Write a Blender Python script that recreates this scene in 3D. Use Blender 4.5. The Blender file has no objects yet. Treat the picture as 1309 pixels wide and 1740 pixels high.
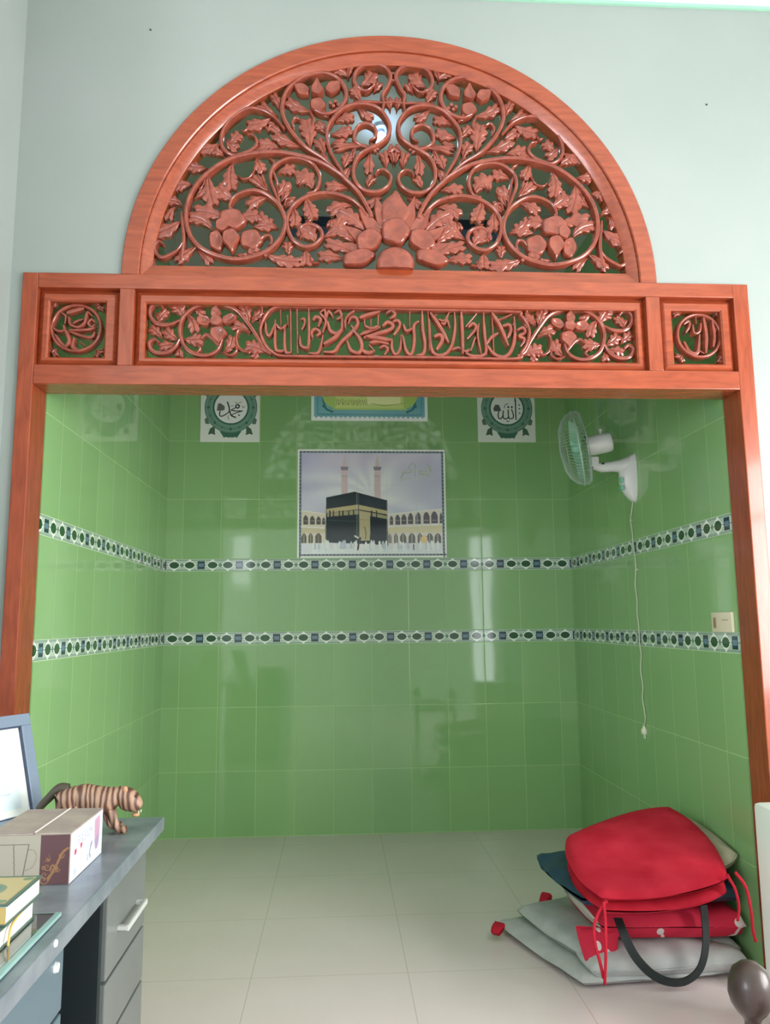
import bpy, bmesh, math, random
import numpy as np
from mathutils import Vector, Matrix, noise
random.seed(7)
SC = bpy.context.scene
COL = SC.collection
# ------------------------------------------------------------------ camera
FPX, PITCH, YAW, ROLL = 1325.456, 0.1407429, 0.0601224, -0.0092479
CAM = np.array([1.13755, 0.0, 1.33691]); IW, IH = 1309, 1740
_f = np.array([math.sin(YAW)*math.cos(PITCH), math.cos(YAW)*math.cos(PITCH), math.sin(PITCH)])
_r = np.array([math.cos(YAW), -math.sin(YAW), 0.0]); _u = np.cross(_r, _f)
RT = math.cos(ROLL)*_r + math.sin(ROLL)*_u; UP = -math.sin(ROLL)*_r + math.cos(ROLL)*_u
cd = bpy.data.cameras.new('camera'); cam = bpy.data.objects.new('camera', cd); COL.objects.link(cam)
cam.matrix_world = Matrix(((RT[0], UP[0], -_f[0], CAM[0]), (RT[1], UP[1], -_f[1], CAM[1]), (RT[2], UP[2], -_f[2], CAM[2]), (0, 0, 0, 1)))
cd.sensor_fit = 'VERTICAL'; cd.sensor_height = 36.0; cd.lens = FPX/IH*36.0; cd.clip_start = 0.02
SC.camera = cam
# ------------------------------------------------------------------ world, daylight through the windows, exposure
W = bpy.data.worlds.new('world'); SC.world = W; W.use_nodes = True
W.node_tree.nodes['Background'].inputs[0].default_value = (0.80, 0.90, 1.0, 1)
W.node_tree.nodes['Background'].inputs[1].default_value = 1.0
def area(name, loc, rot, sx, sy, power, col=(1, 1, 1)):
    l = bpy.data.lights.new(name, 'AREA'); l.shape = 'RECTANGLE'; l.size = sx; l.size_y = sy; l.energy = power; l.color = col
    o = bpy.data.objects.new(name, l); COL.objects.link(o); o.location = loc; o.rotation_euler = rot; return o
XR_ROOM = 4.6; YREAR = -3.0; CEIL = 3.923; ACEIL = 4.25
area('daylight_side_window', (XR_ROOM+0.16, 0.50, 1.70), (0, math.radians(90), 0), 2.0, 2.8, 190, (1.0, 0.965, 0.94))
area('daylight_left_rear_window', (-2.16, -1.65, 1.80), (0, math.radians(-90), 0), 1.8, 2.0, 105, (0.92, 0.94, 1.0))
area('daylight_rear_doorway', (3.62, YREAR-0.16, 1.57), (math.radians(90), 0, 0), 0.40, 2.5, 9, (0.95, 0.98, 1.0))
area('daylight_rear_window', (-0.52, YREAR-0.16, 2.38), (math.radians(90), 0, 0), 0.36, 0.92, 2.2, (0.95, 0.98, 1.0))
SC.view_settings.view_transform = 'Standard'; SC.view_settings.look = 'None'
SC.view_settings.gamma = 1.0; SC.view_settings.use_curve_mapping = False
SC.view_settings.exposure = 0.95
try: SC.cycles.max_bounces = 10; SC.cycles.diffuse_bounces = 6; SC.cycles.sample_clamp_indirect = 6.0
except Exception: pass
# ------------------------------------------------------------------ helpers
def ray(u, v): return _f + RT*(u-IW/2)/FPX - UP*(v-IH/2)/FPX
def at(u, v, axis, val):                      # the point of a real plane (x, y or z = val) seen at a photo pixel
    d = ray(u, v); return CAM + d*((val-CAM[axis])/d[axis])
def lin(c):
    c = np.asarray(c, float)/255.0
    return np.where(c <= 0.04045, c/12.92, ((c+0.055)/1.055)**2.4)
def rgb(*c): return (*lin(c), 1.0)
def tag(o, label=None, cat=None, group=None, kind=None):
    for k, v in (('label', label), ('category', cat), ('group', group), ('kind', kind)):
        if v: o[k] = v
    return o
def empty(name, loc, label, cat, group=None):
    o = bpy.data.objects.new(name, None); COL.objects.link(o); o.location = loc; o.empty_display_size = .05
    return tag(o, label, cat, group)
class MB:
    def __init__(s): s.v = []; s.f = []
    def add(s, vs, fs):
        n = len(s.v); s.v += [tuple(float(c) for c in p) for p in vs]; s.f += [tuple(i+n for i in f) for f in fs]; return s
    def box(s, x0, x1, y0, y1, z0, z1, bev=0.0, mat=None):
        bm = bmesh.new(); bmesh.ops.create_cube(bm, size=1)
        for v in bm.verts:
            v.co = Vector(((x0+x1)/2+v.co.x*(x1-x0), (y0+y1)/2+v.co.y*(y1-y0), (z0+z1)/2+v.co.z*(z1-z0)))
        if bev > 0: bmesh.ops.bevel(bm, geom=list(bm.edges), offset=bev, segments=2, affect='EDGES', profile=.6)
        if mat is not None: bm.transform(mat)
        bm.verts.index_update()
        s.add([v.co[:] for v in bm.verts], [[v.index for v in f.verts] for f in bm.faces]); bm.free(); return s
    def tube(s, pts, rad, n=8, cap=True):
        pts = [Vector(p) for p in pts]; N = len(pts)
        rad = [rad]*N if isinstance(rad, (int, float)) else rad
        up = None; vs = []
        for i, p in enumerate(pts):
            t = (pts[min(i+1, N-1)]-pts[max(i-1, 0)]).normalized()
            if up is None: up = t.orthogonal().normalized()
            up = (up - t*up.dot(t)).normalized() if (up - t*up.dot(t)).length > 1e-6 else t.orthogonal().normalized()
            b = t.cross(up)
            for k in range(n):
                a = 2*math.pi*k/n; vs.append(p + (up*math.cos(a)+b*math.sin(a))*rad[i])
        fs = [(i*n+k, i*n+(k+1) % n, (i+1)*n+(k+1) % n, (i+1)*n+k) for i in range(N-1) for k in range(n)]
        if cap: fs += [tuple(range(n))[::-1], tuple((N-1)*n+k for k in range(n))]
        return s.add(vs, fs)
    def lathe(s, prof, origin, axis=(0, 0, 1), n=32, up=None):
        ax = Vector(axis).normalized(); e1 = Vector(up).normalized() if up else ax.orthogonal().normalized(); e2 = ax.cross(e1); o = Vector(origin)
        vs = [o + ax*h + (e1*math.cos(2*math.pi*k/n)+e2*math.sin(2*math.pi*k/n))*r for r, h in prof for k in range(n)]
        M = len(prof)
        fs = [(i*n+k, i*n+(k+1) % n, (i+1)*n+(k+1) % n, (i+1)*n+k) for i in range(M-1) for k in range(n)]
        return s.add(vs, fs)
    def ellipsoid(s, c, r, n=16, m=10):
        c = Vector(c); vs = []; 
        for i in range(m+1):
            th = math.pi*i/m
            for k in range(n):
                a = 2*math.pi*k/n; vs.append((c.x+r[0]*math.sin(th)*math.cos(a), c.y+r[1]*math.sin(th)*math.sin(a), c.z+r[2]*math.cos(th)))
        return s.add(vs, [(i*n+k, (i+1)*n+k, (i+1)*n+(k+1) % n, i*n+(k+1) % n) for i in range(m) for k in range(n)])
    def build(s, name, mat, parent=None, smooth=False, auto=None, recalc=True):
        me = bpy.data.meshes.new(name); me.from_pydata(s.v, [], s.f)
        if recalc:
            bm = bmesh.new(); bm.from_mesh(me); bmesh.ops.remove_doubles(bm, verts=bm.verts, dist=1e-6)
            bmesh.ops.recalc_face_normals(bm, faces=bm.faces); bm.to_mesh(me); bm.free()
        me.materials.append(mat)
        o = bpy.data.objects.new(name, me); COL.objects.link(o)
        if smooth:
            me.polygons.foreach_set('use_smooth', [True]*len(me.polygons))
            if auto: me.set_sharp_from_angle(angle=math.radians(auto))
        if parent is not None:
            o.parent = parent; o.matrix_parent_inverse = Matrix.Translation(-parent_loc(parent))
        return o
def parent_loc(p): return Vector(p.location) if p.type == 'EMPTY' else Vector((0, 0, 0))   # meshes are built in world coordinates
def struct(mb, name, mat, **k): return tag(mb.build(name, mat, **k), kind='structure')
# ---- node expression helper
class X:
    def __init__(s, nt, sock): s.nt = nt; s.s = sock
    def op(s, o, b=None, c=None):
        n = s.nt.nodes.new('ShaderNodeMath'); n.operation = o
        for i, q in enumerate((s, b, c)):
            if q is None: continue
            if isinstance(q, X): s.nt.links.new(q.s, n.inputs[i])
            else: n.inputs[i].default_value = q
        return X(s.nt, n.outputs[0])
    def __add__(s, b): return s.op('ADD', b)
    def __sub__(s, b): return s.op('SUBTRACT', b)
    def __mul__(s, b): return s.op('MULTIPLY', b)
    def lt(s, b): return s.op('LESS_THAN', b)
    def gt(s, b): return s.op('GREATER_THAN', b)
    def abs(s): return s.op('ABSOLUTE')
    def sq(s): return s.op('MULTIPLY', s)
    def per(s, p, off=0.0):                # signed distance to the nearest multiple of p
        return ((s - off)*(1.0/p) + 0.5).op('FRACT')*p - p/2
def mixc(nt, fac, a, b):
    n = nt.nodes.new('ShaderNodeMix'); n.data_type = 'RGBA'
    if isinstance(fac, X): nt.links.new(fac.s, n.inputs[0])
    else: n.inputs[0].default_value = fac
    for i, q in ((6, a), (7, b)):
        if isinstance(q, tuple): n.inputs[i].default_value = q
        else: nt.links.new(q, n.inputs[i])
    return n.outputs[2]
def mat(name, col=(.8, .8, .8, 1), rough=.5, metal=0.0, coat=0.0, spec=.5, **k):
    m = bpy.data.materials.new(name); m.use_nodes = True; nt = m.node_tree; b = nt.nodes['Principled BSDF']
    b.inputs['Base Color'].default_value = col; b.inputs['Roughness'].default_value = rough; b.inputs['Metallic'].default_value = metal
    b.inputs['Coat Weight'].default_value = coat; b.inputs['Coat Roughness'].default_value = .08; b.inputs['Specular IOR Level'].default_value = spec
    for q, v in k.items(): b.inputs[q.replace('_', ' ')].default_value = v
    m.diffuse_color = col
    return m
def nnoise(m, scale=(1, 1, 1), detail=3, nscale=5.0, src='Object', dist=0.0):
    nt = m.node_tree; tc = nt.nodes.new('ShaderNodeTexCoord'); mp = nt.nodes.new('ShaderNodeMapping'); mp.inputs['Scale'].default_value = scale
    n = nt.nodes.new('ShaderNodeTexNoise'); n.inputs['Scale'].default_value = nscale; n.inputs['Detail'].default_value = detail; n.inputs['Distortion'].default_value = dist
    nt.links.new(tc.outputs[src], mp.inputs[0]); nt.links.new(mp.outputs[0], n.inputs[0]); return n.outputs[0]
def ramp(m, fac, stops):
    nt = m.node_tree; r = nt.nodes.new('ShaderNodeValToRGB'); e = r.color_ramp.elements
    while len(e) < len(stops): e.new(.5)
    for i, (p, c) in enumerate(stops): e[i].position = p; e[i].color = c
    nt.links.new(fac, r.inputs[0]); return r.outputs[0]
def setc(m, sock): m.node_tree.links.new(sock, m.node_tree.nodes['Principled BSDF'].inputs['Base Color'])
def bump(m, sock, strength=.2, dist=.01):
    nt = m.node_tree; b = nt.nodes.new('ShaderNodeBump'); b.inputs['Strength'].default_value = strength; b.inputs['Distance'].default_value = dist
    nt.links.new(sock, b.inputs['Height']); nt.links.new(b.outputs[0], nt.nodes['Principled BSDF'].inputs['Normal']); return m
def vary(m, c1, c2, scale=(1, 1, 1), nscale=5, detail=3, lo=.3, hi=.7, b=0.0, bd=.005, dist=0.0):
    s = nnoise(m, scale, detail, nscale, dist=dist); setc(m, ramp(m, s, [(lo, c1), (hi, c2)]))
    if b: bump(m, s, b, bd)
    return m
# ------------------------------------------------------------------ materials
def wood(name, scale, c1=rgb(128, 55, 31), c2=rgb(161, 75, 45), r=.27):
    return vary(mat(name, c1, r, coat=.35), c1, c2, scale, 6, 4, .25, .75, .06, .002, .6)
WOODX = wood('varnished_wood_grain_along', (1.2, 9, 9)); WOODZ = wood('varnished_wood_grain_upright', (9, 9, 1.2))
WOODC = wood('carved_varnished_wood', (5, 5, 5), rgb(115, 52, 40), rgb(148, 74, 56), .22)
PLASTER = vary(mat('pale_mint_plaster', rgb(147, 156, 152), .6), rgb(143, 153, 149), rgb(151, 159, 156), (1, 1, 1), 1.3, 2, .3, .7)
PLASTER2 = mat('grey_green_plaster', rgb(186, 194, 178), .7)
CEILM = mat('ceiling_paint', rgb(222, 234, 226), .7)
WHITE = mat('white_frame_paint', rgb(220, 225, 225), .4)
REARM = mat('rear_wall_paint', rgb(214, 218, 216), .7)
def tile_wall(name, axis, off_up, off_low, base=(140, 182, 122), base2=(133, 176, 117)):
    m = mat(name, rgb(*base), .05, spec=.5); nt = m.node_tree; P = nt.nodes['Principled BSDF']
    g = nt.nodes.new('ShaderNodeNewGeometry'); sp = nt.nodes.new('ShaderNodeSeparateXYZ'); nt.links.new(g.outputs['Position'], sp.inputs[0])
    h = X(nt, sp.outputs[axis]); z = X(nt, sp.outputs[2])
    zz = z - z.gt(1.2437)*0.08 - z.gt(1.7233)*0.08
    gv = (h - (h*0 + off_up) - (z.lt(1.25))*(off_low-off_up)).per(.25, .125).abs()
    gh = (zz - 0.003).per(.40).abs()
    gmin = gv.op('MINIMUM', gh)
    grout = gmin.lt(.0013)
    # per tile tint
    ci = ((h-off_up+.125)*4.0).op('FLOOR'); cj = (zz*2.5).op('FLOOR')
    wn = nt.nodes.new('ShaderNodeTexWhiteNoise'); wn.noise_dimensions = '2D'; cb = nt.nodes.new('ShaderNodeCombineXYZ')
    nt.links.new(ci.s, cb.inputs[0]); nt.links.new(cj.s, cb.inputs[1]); nt.links.new(cb.outputs[0], wn.inputs['Vector'])
    col = mixc(nt, X(nt, wn.outputs[0]), rgb(*base), rgb(*base2))
    col = mixc(nt, grout, col, rgb(172, 204, 140))
    # printed border listels
    up = (z-1.7233).abs(); lo = (z-1.2437).abs(); inup = up.lt(.04); inlo = lo.lt(.04); band = inup + inlo
    dz = up.op('MINIMUM', lo); hx = (h - off_up - z.lt(1.45)*(off_low-off_up)).per(.25)
    ah = hx.abs()
    bc = mixc(nt, (dz-.0365).abs().lt(.0016), rgb(178, 202, 182), rgb(105, 140, 120))
    bc = mixc(nt, dz.gt(.038), bc, rgb(205, 224, 206))
    bc = mixc(nt, ((dz-.031).abs()).lt(.0011), bc, rgb(88, 120, 104))
    e2 = ((ah-.075)*(1/.031)).sq() + (dz*(1/.0215)).sq()
    wl = ((ah-.075).abs()*(1/.047) + dz*(1/.040)).lt(1.0)
    bc = mixc(nt, wl, bc, rgb(236, 244, 234))
    bc = mixc(nt, (ah-.024).abs().lt(.003)*dz.lt(.026), bc, rgb(236, 244, 234))
    bc = mixc(nt, dz.lt(.0013), bc, rgb(40, 80, 62))
    bc = mixc(nt, e2.lt(1.0), bc, rgb(38, 84, 52))
    bc = mixc(nt, ah.lt(.0245)*dz.lt(.0265), bc, rgb(34, 62, 70))
    bc = mixc(nt, ah.lt(.018)*(dz-.004).abs().lt(.007), bc, rgb(96, 130, 150))
    star = (ah-.125).abs(); 
    bc = mixc(nt, (star + dz).lt(.013)*(star+dz).gt(.006), bc, rgb(60, 100, 80))
    col = mixc(nt, band, col, bc)
    nt.links.new(col, P.inputs['Base Color'])
    hgt = (gmin*(1/.004)).op('MINIMUM', 1.0)
    tc = nt.nodes.new('ShaderNodeTexNoise'); tc.inputs['Scale'].default_value = 2.2; tc.inputs['Detail'].default_value = 1
    nt.links.new(g.outputs['Position'], tc.inputs[0])
    hh = hgt*.35 + X(nt, wn.outputs[0])*.25 + X(nt, tc.outputs[0])*1.1
    bump(m, hh.s, .22, .004)
    # unglazed grout is matt
    r = grout*.5 + .05; nt.links.new(r.s, P.inputs['Roughness'])
    return m
TILE_B = tile_wall('green_wall_tiles_back', 0, .230, .231)
TILE_L = tile_wall('green_wall_tiles_left', 1, .8544, .8596)
TILE_R = tile_wall('green_wall_tiles_right', 1, .8183, .8196)
def floor_mat():
    m = mat('cream_floor_tiles', rgb(196, 190, 165), .16, spec=.5); nt = m.node_tree; P = nt.nodes['Principled BSDF']
    g = nt.nodes.new('ShaderNodeNewGeometry'); sp = nt.nodes.new('ShaderNodeSeparateXYZ'); nt.links.new(g.outputs['Position'], sp.inputs[0])
    x = X(nt, sp.outputs[0]).per(.6, .203).abs(); y = X(nt, sp.outputs[1]).per(.6, .217).abs()
    gm = x.op('MINIMUM', y); n = nnoise(m, (1, 1, 1), 4, 3, 'Object')
    c = mixc(nt, X(nt, n), rgb(216, 202, 200), rgb(226, 212, 212))
    c = mixc(nt, gm.lt(.0015), c, rgb(192, 180, 172)); nt.links.new(c, P.inputs['Base Color'])
    bump(m, (gm*(1/.003)).op('MINIMUM', 1.0).s, .2, .001); return m
FLOORM = floor_mat()
def printmat(name, rough=.15):
    m = mat(name, rough=rough); a = m.node_tree.nodes.new('ShaderNodeVertexColor'); a.layer_name = 'print'; setc(m, a.outputs[0]); return m
PRINT = printmat('printed_glazed_tile', .12); PRINTP = printmat('printed_cardboard', .45)
# ------------------------------------------------------------------ printed surfaces: a small painter in the print's own 2D units
class Canvas:
    def __init__(s, x0, y0, x1, y1, nx, ny, bg):
        s.b = (x0, y0, x1, y1); s.nx = nx; s.ny = ny
        xs = np.linspace(x0, x1, nx+1); ys = np.linspace(y0, y1, ny+1); s.X, s.Y = np.meshgrid(xs, ys)
        s.C = np.zeros(s.X.shape+(3,)); s.C[:] = bg
    def put(s, m, c, a=1.0): s.C[m] = s.C[m]*(1-a)+np.array(c, float)*a
    def rect(s, x0, y0, x1, y1, c, a=1.0): s.put((s.X >= x0) & (s.X <= x1) & (s.Y >= y0) & (s.Y <= y1), c, a)
    def disc(s, x, y, r, c, a=1.0, r0=0, ry=None):
        d = np.hypot(s.X-x, (s.Y-y)*(r/(ry or r))); s.put((d <= r) & (d >= r0), c, a)
    def poly(s, pts, c, a=1.0):
        m = np.zeros(s.X.shape, bool); n = len(pts)
        for i in range(n):
            (x1, y1), (x2, y2) = pts[i], pts[(i+1) % n]
            if y1 == y2: continue
            cr = ((s.Y < y1) != (s.Y < y2)) & (s.X < (x2-x1)*(s.Y-y1)/(y2-y1)+x1); m ^= cr
        s.put(m, c, a)
    def stroke(s, pts, w, c, a=1.0, smooth=True):
        if smooth and len(pts) > 2: pts = cr2(pts, 6)
        d = np.full(s.X.shape, 1e9)
        for (x1, y1), (x2, y2) in zip(pts[:-1], pts[1:]):
            L = (x2-x1)**2+(y2-y1)**2+1e-9; t = np.clip(((s.X-x1)*(x2-x1)+(s.Y-y1)*(y2-y1))/L, 0, 1)
            d = np.minimum(d, np.hypot(s.X-x1-t*(x2-x1), s.Y-y1-t*(y2-y1)))
        s.put(d <= w/2, c, a)
    def mesh(s, name, mtl, O, U, V, parent=None, gain=1.0):
        # O: world point of (x0,y0); U, V: world vectors of the full width and height
        ny, nx = s.ny+1, s.nx+1
        u = np.linspace(0, 1, nx); v = np.linspace(0, 1, ny); uu, vv = np.meshgrid(u, v)
        P = np.array(O)[None, None]+uu[..., None]*np.array(U)+vv[..., None]*np.array(V)
        P = P.reshape(-1, 3); idx = np.arange(nx*ny).reshape(ny, nx)
        F = np.stack([idx[:-1, :-1], idx[1:, :-1], idx[1:, 1:], idx[:-1, 1:]], -1).reshape(-1, 4)
        if parent is not None: P = P - np.array(parent_loc(parent))
        me = bpy.data.meshes.new(name); me.from_pydata(P.tolist(), [], F.tolist()); me.materials.append(mtl)
        at_ = me.color_attributes.new('print', 'FLOAT_COLOR', 'POINT')
        c = np.ones((len(P), 4), np.float32); c[:, :3] = np.clip(lin(s.C)*gain, 0, .93).reshape(-1, 3); at_.data.foreach_set('color', c.ravel())
        o = bpy.data.objects.new(name, me); COL.objects.link(o)
        if parent is not None: o.parent = parent
        return o
def cr2(pts, k=6):                       # catmull-rom through 2D/3D points
    P = [np.array(p, float) for p in pts]; P = [2*P[0]-P[1]]+P+[2*P[-1]-P[-2]]; out = []
    for i in range(1, len(P)-2):
        for j in range(k):
            t = j/k; a, b, c, d = P[i-1], P[i], P[i+1], P[i+2]
            out.append(.5*((2*b)+(-a+c)*t+(2*a-5*b+4*c-d)*t*t+(-a+3*b-3*c+d)*t**3))
    out.append(P[-2]); return out
# ================================================================== ROOM SHELL
XL, XR, YF, YR, YB = -0.004, 2.718, 2.888, 3.03, 5.217
CX, CZ, RO = 1.357, 2.671, 1.053
T = .12
struct(MB().box(-2.4, XR_ROOM+.3, YREAR-.3, YB+.3, -.1, 0), 'floor', FLOORM)
struct(MB().box(-2.0-T, XR_ROOM+T, YREAR-T, YF+.012, CEIL, CEIL+.1), 'ceiling', CEILM)
struct(MB().box(-.2, XR+.25, YF+.15, YB+.15, ACEIL, ACEIL+.1), 'ceiling', PLASTER2)
struct(MB().box(-.11-T, -.11, 1.9, YF+.2, 0, CEIL), 'wall_left', PLASTER)
struct(MB().box(-2.0, -.11-T, 1.9, 1.9+T, 0, CEIL), 'wall_left_return', PLASTER)
lw = MB(); lw.box(-2.0-T, -2.0, YREAR, -2.65, 0, CEIL).box(-2.0-T, -2.0, -.65, 1.9+T, 0, CEIL).box(-2.0-T, -2.0, -2.65, -.65, 0, .9).box(-2.0-T, -2.0, -2.65, -.65, 2.7, CEIL)
struct(lw, 'wall_left_rear', PLASTER, recalc=False)
lw = MB()
for y in (-2.65, -1.68, -.71): lw.box(-2.08, -2.02, y, y+.06, .9, 2.7, .004)
for z in (.9, 2.64): lw.box(-2.08, -2.02, -2.65, -.65, z, z+.06, .004)
struct(lw, 'window_5', WHITE, recalc=False)
# right wall of the main room with its window opening (y -0.85..2.35, z 0.7..2.7)
wb = MB(); WY0, WY1, WZ0, WZ1 = -.9, 1.9, .7, 2.7
wb.box(XR_ROOM, XR_ROOM+T, YREAR, WY0, 0, CEIL).box(XR_ROOM, XR_ROOM+T, WY1, YF+.15, 0, CEIL).box(XR_ROOM, XR_ROOM+T, WY0, WY1, 0, WZ0).box(XR_ROOM, XR_ROOM+T, WY0, WY1, WZ1, CEIL)
struct(wb, 'wall_right', PLASTER, recalc=False)
wf = MB()
for y in (WY0, (WY0+WY1)/2-.03, WY1-.06): wf.box(XR_ROOM+.02, XR_ROOM+.08, y, y+.06, WZ0, WZ1, .004)
for z in (WZ0, WZ1-.06, 2.15): wf.box(XR_ROOM+.02, XR_ROOM+.08, WY0, WY1, z, z+.06, .004)
struct(wf, 'window_1', WHITE, recalc=False)
# rear wall with a tall doorway light and a window (seen only as reflections)
rb = MB(); D0, D1, DZ0, DZ1 = 3.42, 3.82, .32, 2.82; V0, V1, VZ0, VZ1 = -.70, -.34, 1.92, 2.84
rb.box(-2.0-T, V0, YREAR-T, YREAR, 0, CEIL).box(V0, V1, YREAR-T, YREAR, 0, VZ0).box(V0, V1, YREAR-T, YREAR, VZ1, CEIL).box(V1, D0, YREAR-T, YREAR, 0, CEIL)
rb.box(D0, D1, YREAR-T, YREAR, 0, DZ0).box(D0, D1, YREAR-T, YREAR, DZ1, CEIL).box(D1, XR_ROOM+T, YREAR-T, YREAR, 0, CEIL)
struct(rb, 'wall_rear', REARM, recalc=False)
rf = MB(); rf.box((D0+D1)/2-.012, (D0+D1)/2+.012, YREAR-.08, YREAR-.03, DZ0, DZ1).box(D0, D1, YREAR-.08, YREAR-.03, 2.25, 2.33)
for x in (D0, D1-.02): rf.box(x, x+.02, YREAR-.08, YREAR-.03, DZ0, DZ1)
struct(rf, 'window_2', WHITE, recalc=False)
struct(MB().box(V0, V0+.02, YREAR-.08, YREAR-.03, VZ0, VZ1).box(V1-.02, V1, YREAR-.08, YREAR-.03, VZ0, VZ1).box(V0, V1, YREAR-.08, YREAR-.03, 1.95, 2.0), 'window_3', WHITE, recalc=False)
# front wall around the carved frame
FX0, FX1 = -.062, 2.781; wy0, wy1 = YF+.012, YF+.152
fw = MB(); fw.box(-.11, FX0, wy0, wy1, 0, CZ).box(FX1, XR_ROOM, wy0, wy1, 0, CZ)
outer = []; inner = []; NA = 96
X0, X1, Z1 = -.11, XR_ROOM, ACEIL
for i in range(NA+1):
    a = math.pi*(1-i/NA); dx, dz = math.cos(a), math.sin(a); inner.append((CX+(RO-.006)*dx, CZ+(RO-.006)*dz))
    k = min(((X1-CX)/dx if dx > 1e-9 else 1e9), ((X0-CX)/dx if dx < -1e-9 else 1e9), ((Z1-CZ)/dz if dz > 1e-9 else 1e9)); outer.append((CX+dx*k, CZ+dz*k))
vs = []; fs = []
for yy in (wy0, wy1):
    vs += [(x, yy, z) for x, z in inner]+[(x, yy, z) for x, z in outer]
n1 = NA+1
for i in range(NA):
    fs += [(i, i+1, n1+i+1, n1+i), (2*n1+i, 2*n1+i+1, 3*n1+i+1, 3*n1+i), (i, i+1, 2*n1+i+1, 2*n1+i)]
fw.add(vs, fs)
# the two upper corners the fan of quads cuts off
for yy in (wy0, wy1):
    for cx_ in (X0, X1):
        near = [p for p in outer]; sidep = [p for p in outer if abs(p[0]-cx_) < 1e-6]; topp = [p for p in outer if abs(p[1]-Z1) < 1e-6]
        a = max(sidep, key=lambda p: p[1]); b = min(topp, key=lambda p: abs(p[0]-cx_))
        fw.add([(a[0], yy, a[1]), (cx_, yy, Z1), (b[0], yy, b[1])], [(0, 1, 2)])
struct(fw, 'wall_front', PLASTER, recalc=False)
# alcove
TT = 3.763
def split_wall(name, bx, m1):
    x0, x1, y0, y1 = bx
    struct(MB().box(x0, x1, y0, y1, 0, TT), name, m1)
    struct(MB().box(x0, x1, y0, y1, TT, ACEIL), name+'_upper', PLASTER2)
split_wall('wall_alcove_back', (XL-T, XR+T, YB, YB+T), TILE_B)
split_wall('wall_alcove_left', (XL-T, XL, YF+.152, YB), TILE_L)
split_wall('wall_alcove_right', (XR, XR+T, YF+.152, YB), TILE_R)
struct(MB().box(.8, 2.3, YB-.02, YB+.01, 4.12, 4.19), 'window_4', mat('dark_vent_glass', rgb(40, 54, 70), .3))
struct(MB().box(.8, 2.3, YB-.012, YB+.01, 4.04, 4.12), 'window_4_sill', mat('blue_vent_paint', rgb(88, 108, 140), .5))
# small nails and specks on the plaster
for i, (u, v) in enumerate(((256, 51), (1063, 5), (1201, 178))):
    p = at(u, v, 1, wy0); tag(MB().lathe([(0, -.004), (.0035, -.004), (.004, .0), (.004, .002)], p, (0, 1, 0), 10).build('nail', mat('dark_nail_metal', rgb(60, 66, 60), .5)), ('dark nail head in the plaster left of the carved arch', 'dark nail head just under the ceiling line right of the arch', 'small nail head in the plaster right of the carved arch')[i], 'nail')
# crown line where ceiling meets the front wall
struct(MB().box(-.11, XR_ROOM, wy0-.012, wy0, CEIL-.014, CEIL), 'trim_1', mat('cornice_line_paint', rgb(150, 200, 175), .5))
# ================================================================== CARVED FRAME
FR = empty('carved_arch_frame', (CX, YF+.07, 0), 'orange-red varnished carved wooden arch frame set into the pale wall around the green tiled alcove', 'carved arch')
bv = .004
MB().box(FX0, -.003, YF, YR, 0, CZ, bv).build('jamb', WOODZ, FR)
MB().box(XR+.001, FX1, YF, YR, 0, CZ, bv).build('jamb', WOODZ, FR)
MB().box(-.003, XR+.001, YF-.001, YR, 2.233, 2.307, bv).build('lintel', WOODX, FR)
MB().box(-.003, XR+.001, YF-.001, YR, 2.612, CZ, bv).build('top_rail', WOODX, FR)
for x0, x1 in ((.303, .359), (2.359, 2.416)): MB().box(x0, x1, YF-.0005, YR, 2.307, 2.612, bv).build('stile', WOODZ, FR)
def arch_mb(prof, n=120):
    m = MB(); vs = []
    for i in range(n+1):
        a = math.pi*i/n
        for r, y in prof: vs.append((CX-r*math.cos(a), y, CZ+r*math.sin(a)))
    k = len(prof); return m.add(vs, [(i*k+j, i*k+(j+1) % k, (i+1)*k+(j+1) % k, (i+1)*k+j) for i in range(n) for j in range(k)])
arch_mb([(RO, YF+.10), (RO, YF+.004), (RO-.004, YF), (RO-.064, YF), (RO-.068, YF+.004), (RO-.068, YF+.10)]).build('arch_rail', WOODC if False else WOODX, FR, smooth=True, auto=35)
RH = .943
arch_mb([(RO-.069, YF+.012), (RO-.069, YF+.09), (RH, YF+.09), (RH, YF+.034), (RH+.004, YF+.030), (RO-.078, YF+.014), (RO-.074, YF+.012)]).build('arch_moulding', WOODX, FR, smooth=True, auto=35)
# sill below the half-round carving, sloping back
xs0, xs1 = CX-RO+.072, CX+RO-.072
MB().add([(xs0, YF+.012, CZ), (xs1, YF+.012, CZ), (xs1-.04, YF+.030, CZ+.050), (xs0+.04, YF+.030, CZ+.050), (xs0+.04, YF+.09, CZ+.050), (xs1-.04, YF+.09, CZ+.050), (xs1, YF+.09, CZ), (xs0, YF+.09, CZ)],
         [(0, 1, 2, 3), (3, 2, 5, 4), (0, 3, 4, 7), (1, 6, 5, 2), (0, 7, 6, 1)]).build('arch_sill', WOODX, FR)
def panel_border(x0, x1, z0, z1, hx0, hx1, hz0, hz1, slope=.022):
    # sloping bevel from the stiles to a raised flat border that ends at the pierced opening
    loops = [(x0, x1, z0, z1, YF+.030), (x0+slope, x1-slope, z0+slope, z1-slope, YF+.012), (hx0-.006, hx1+.006, hz0-.006, hz1+.006, YF+.012), (hx0, hx1, hz0, hz1, YF+.018), (hx0, hx1, hz0, hz1, YF+.07), (x0, x1, z0, z1, YF+.07)]
    vs = []; fs = []
    for a, b, c, d, y in loops: vs += [(a, y, c), (b, y, c), (b, y, d), (a, y, d)]
    for i in range(len(loops)-1):
        for j in range(4): fs.append((i*4+j, i*4+(j+1) % 4, i*4+4+(j+1) % 4, i*4+4+j))
    return MB().add(vs, fs)
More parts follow.
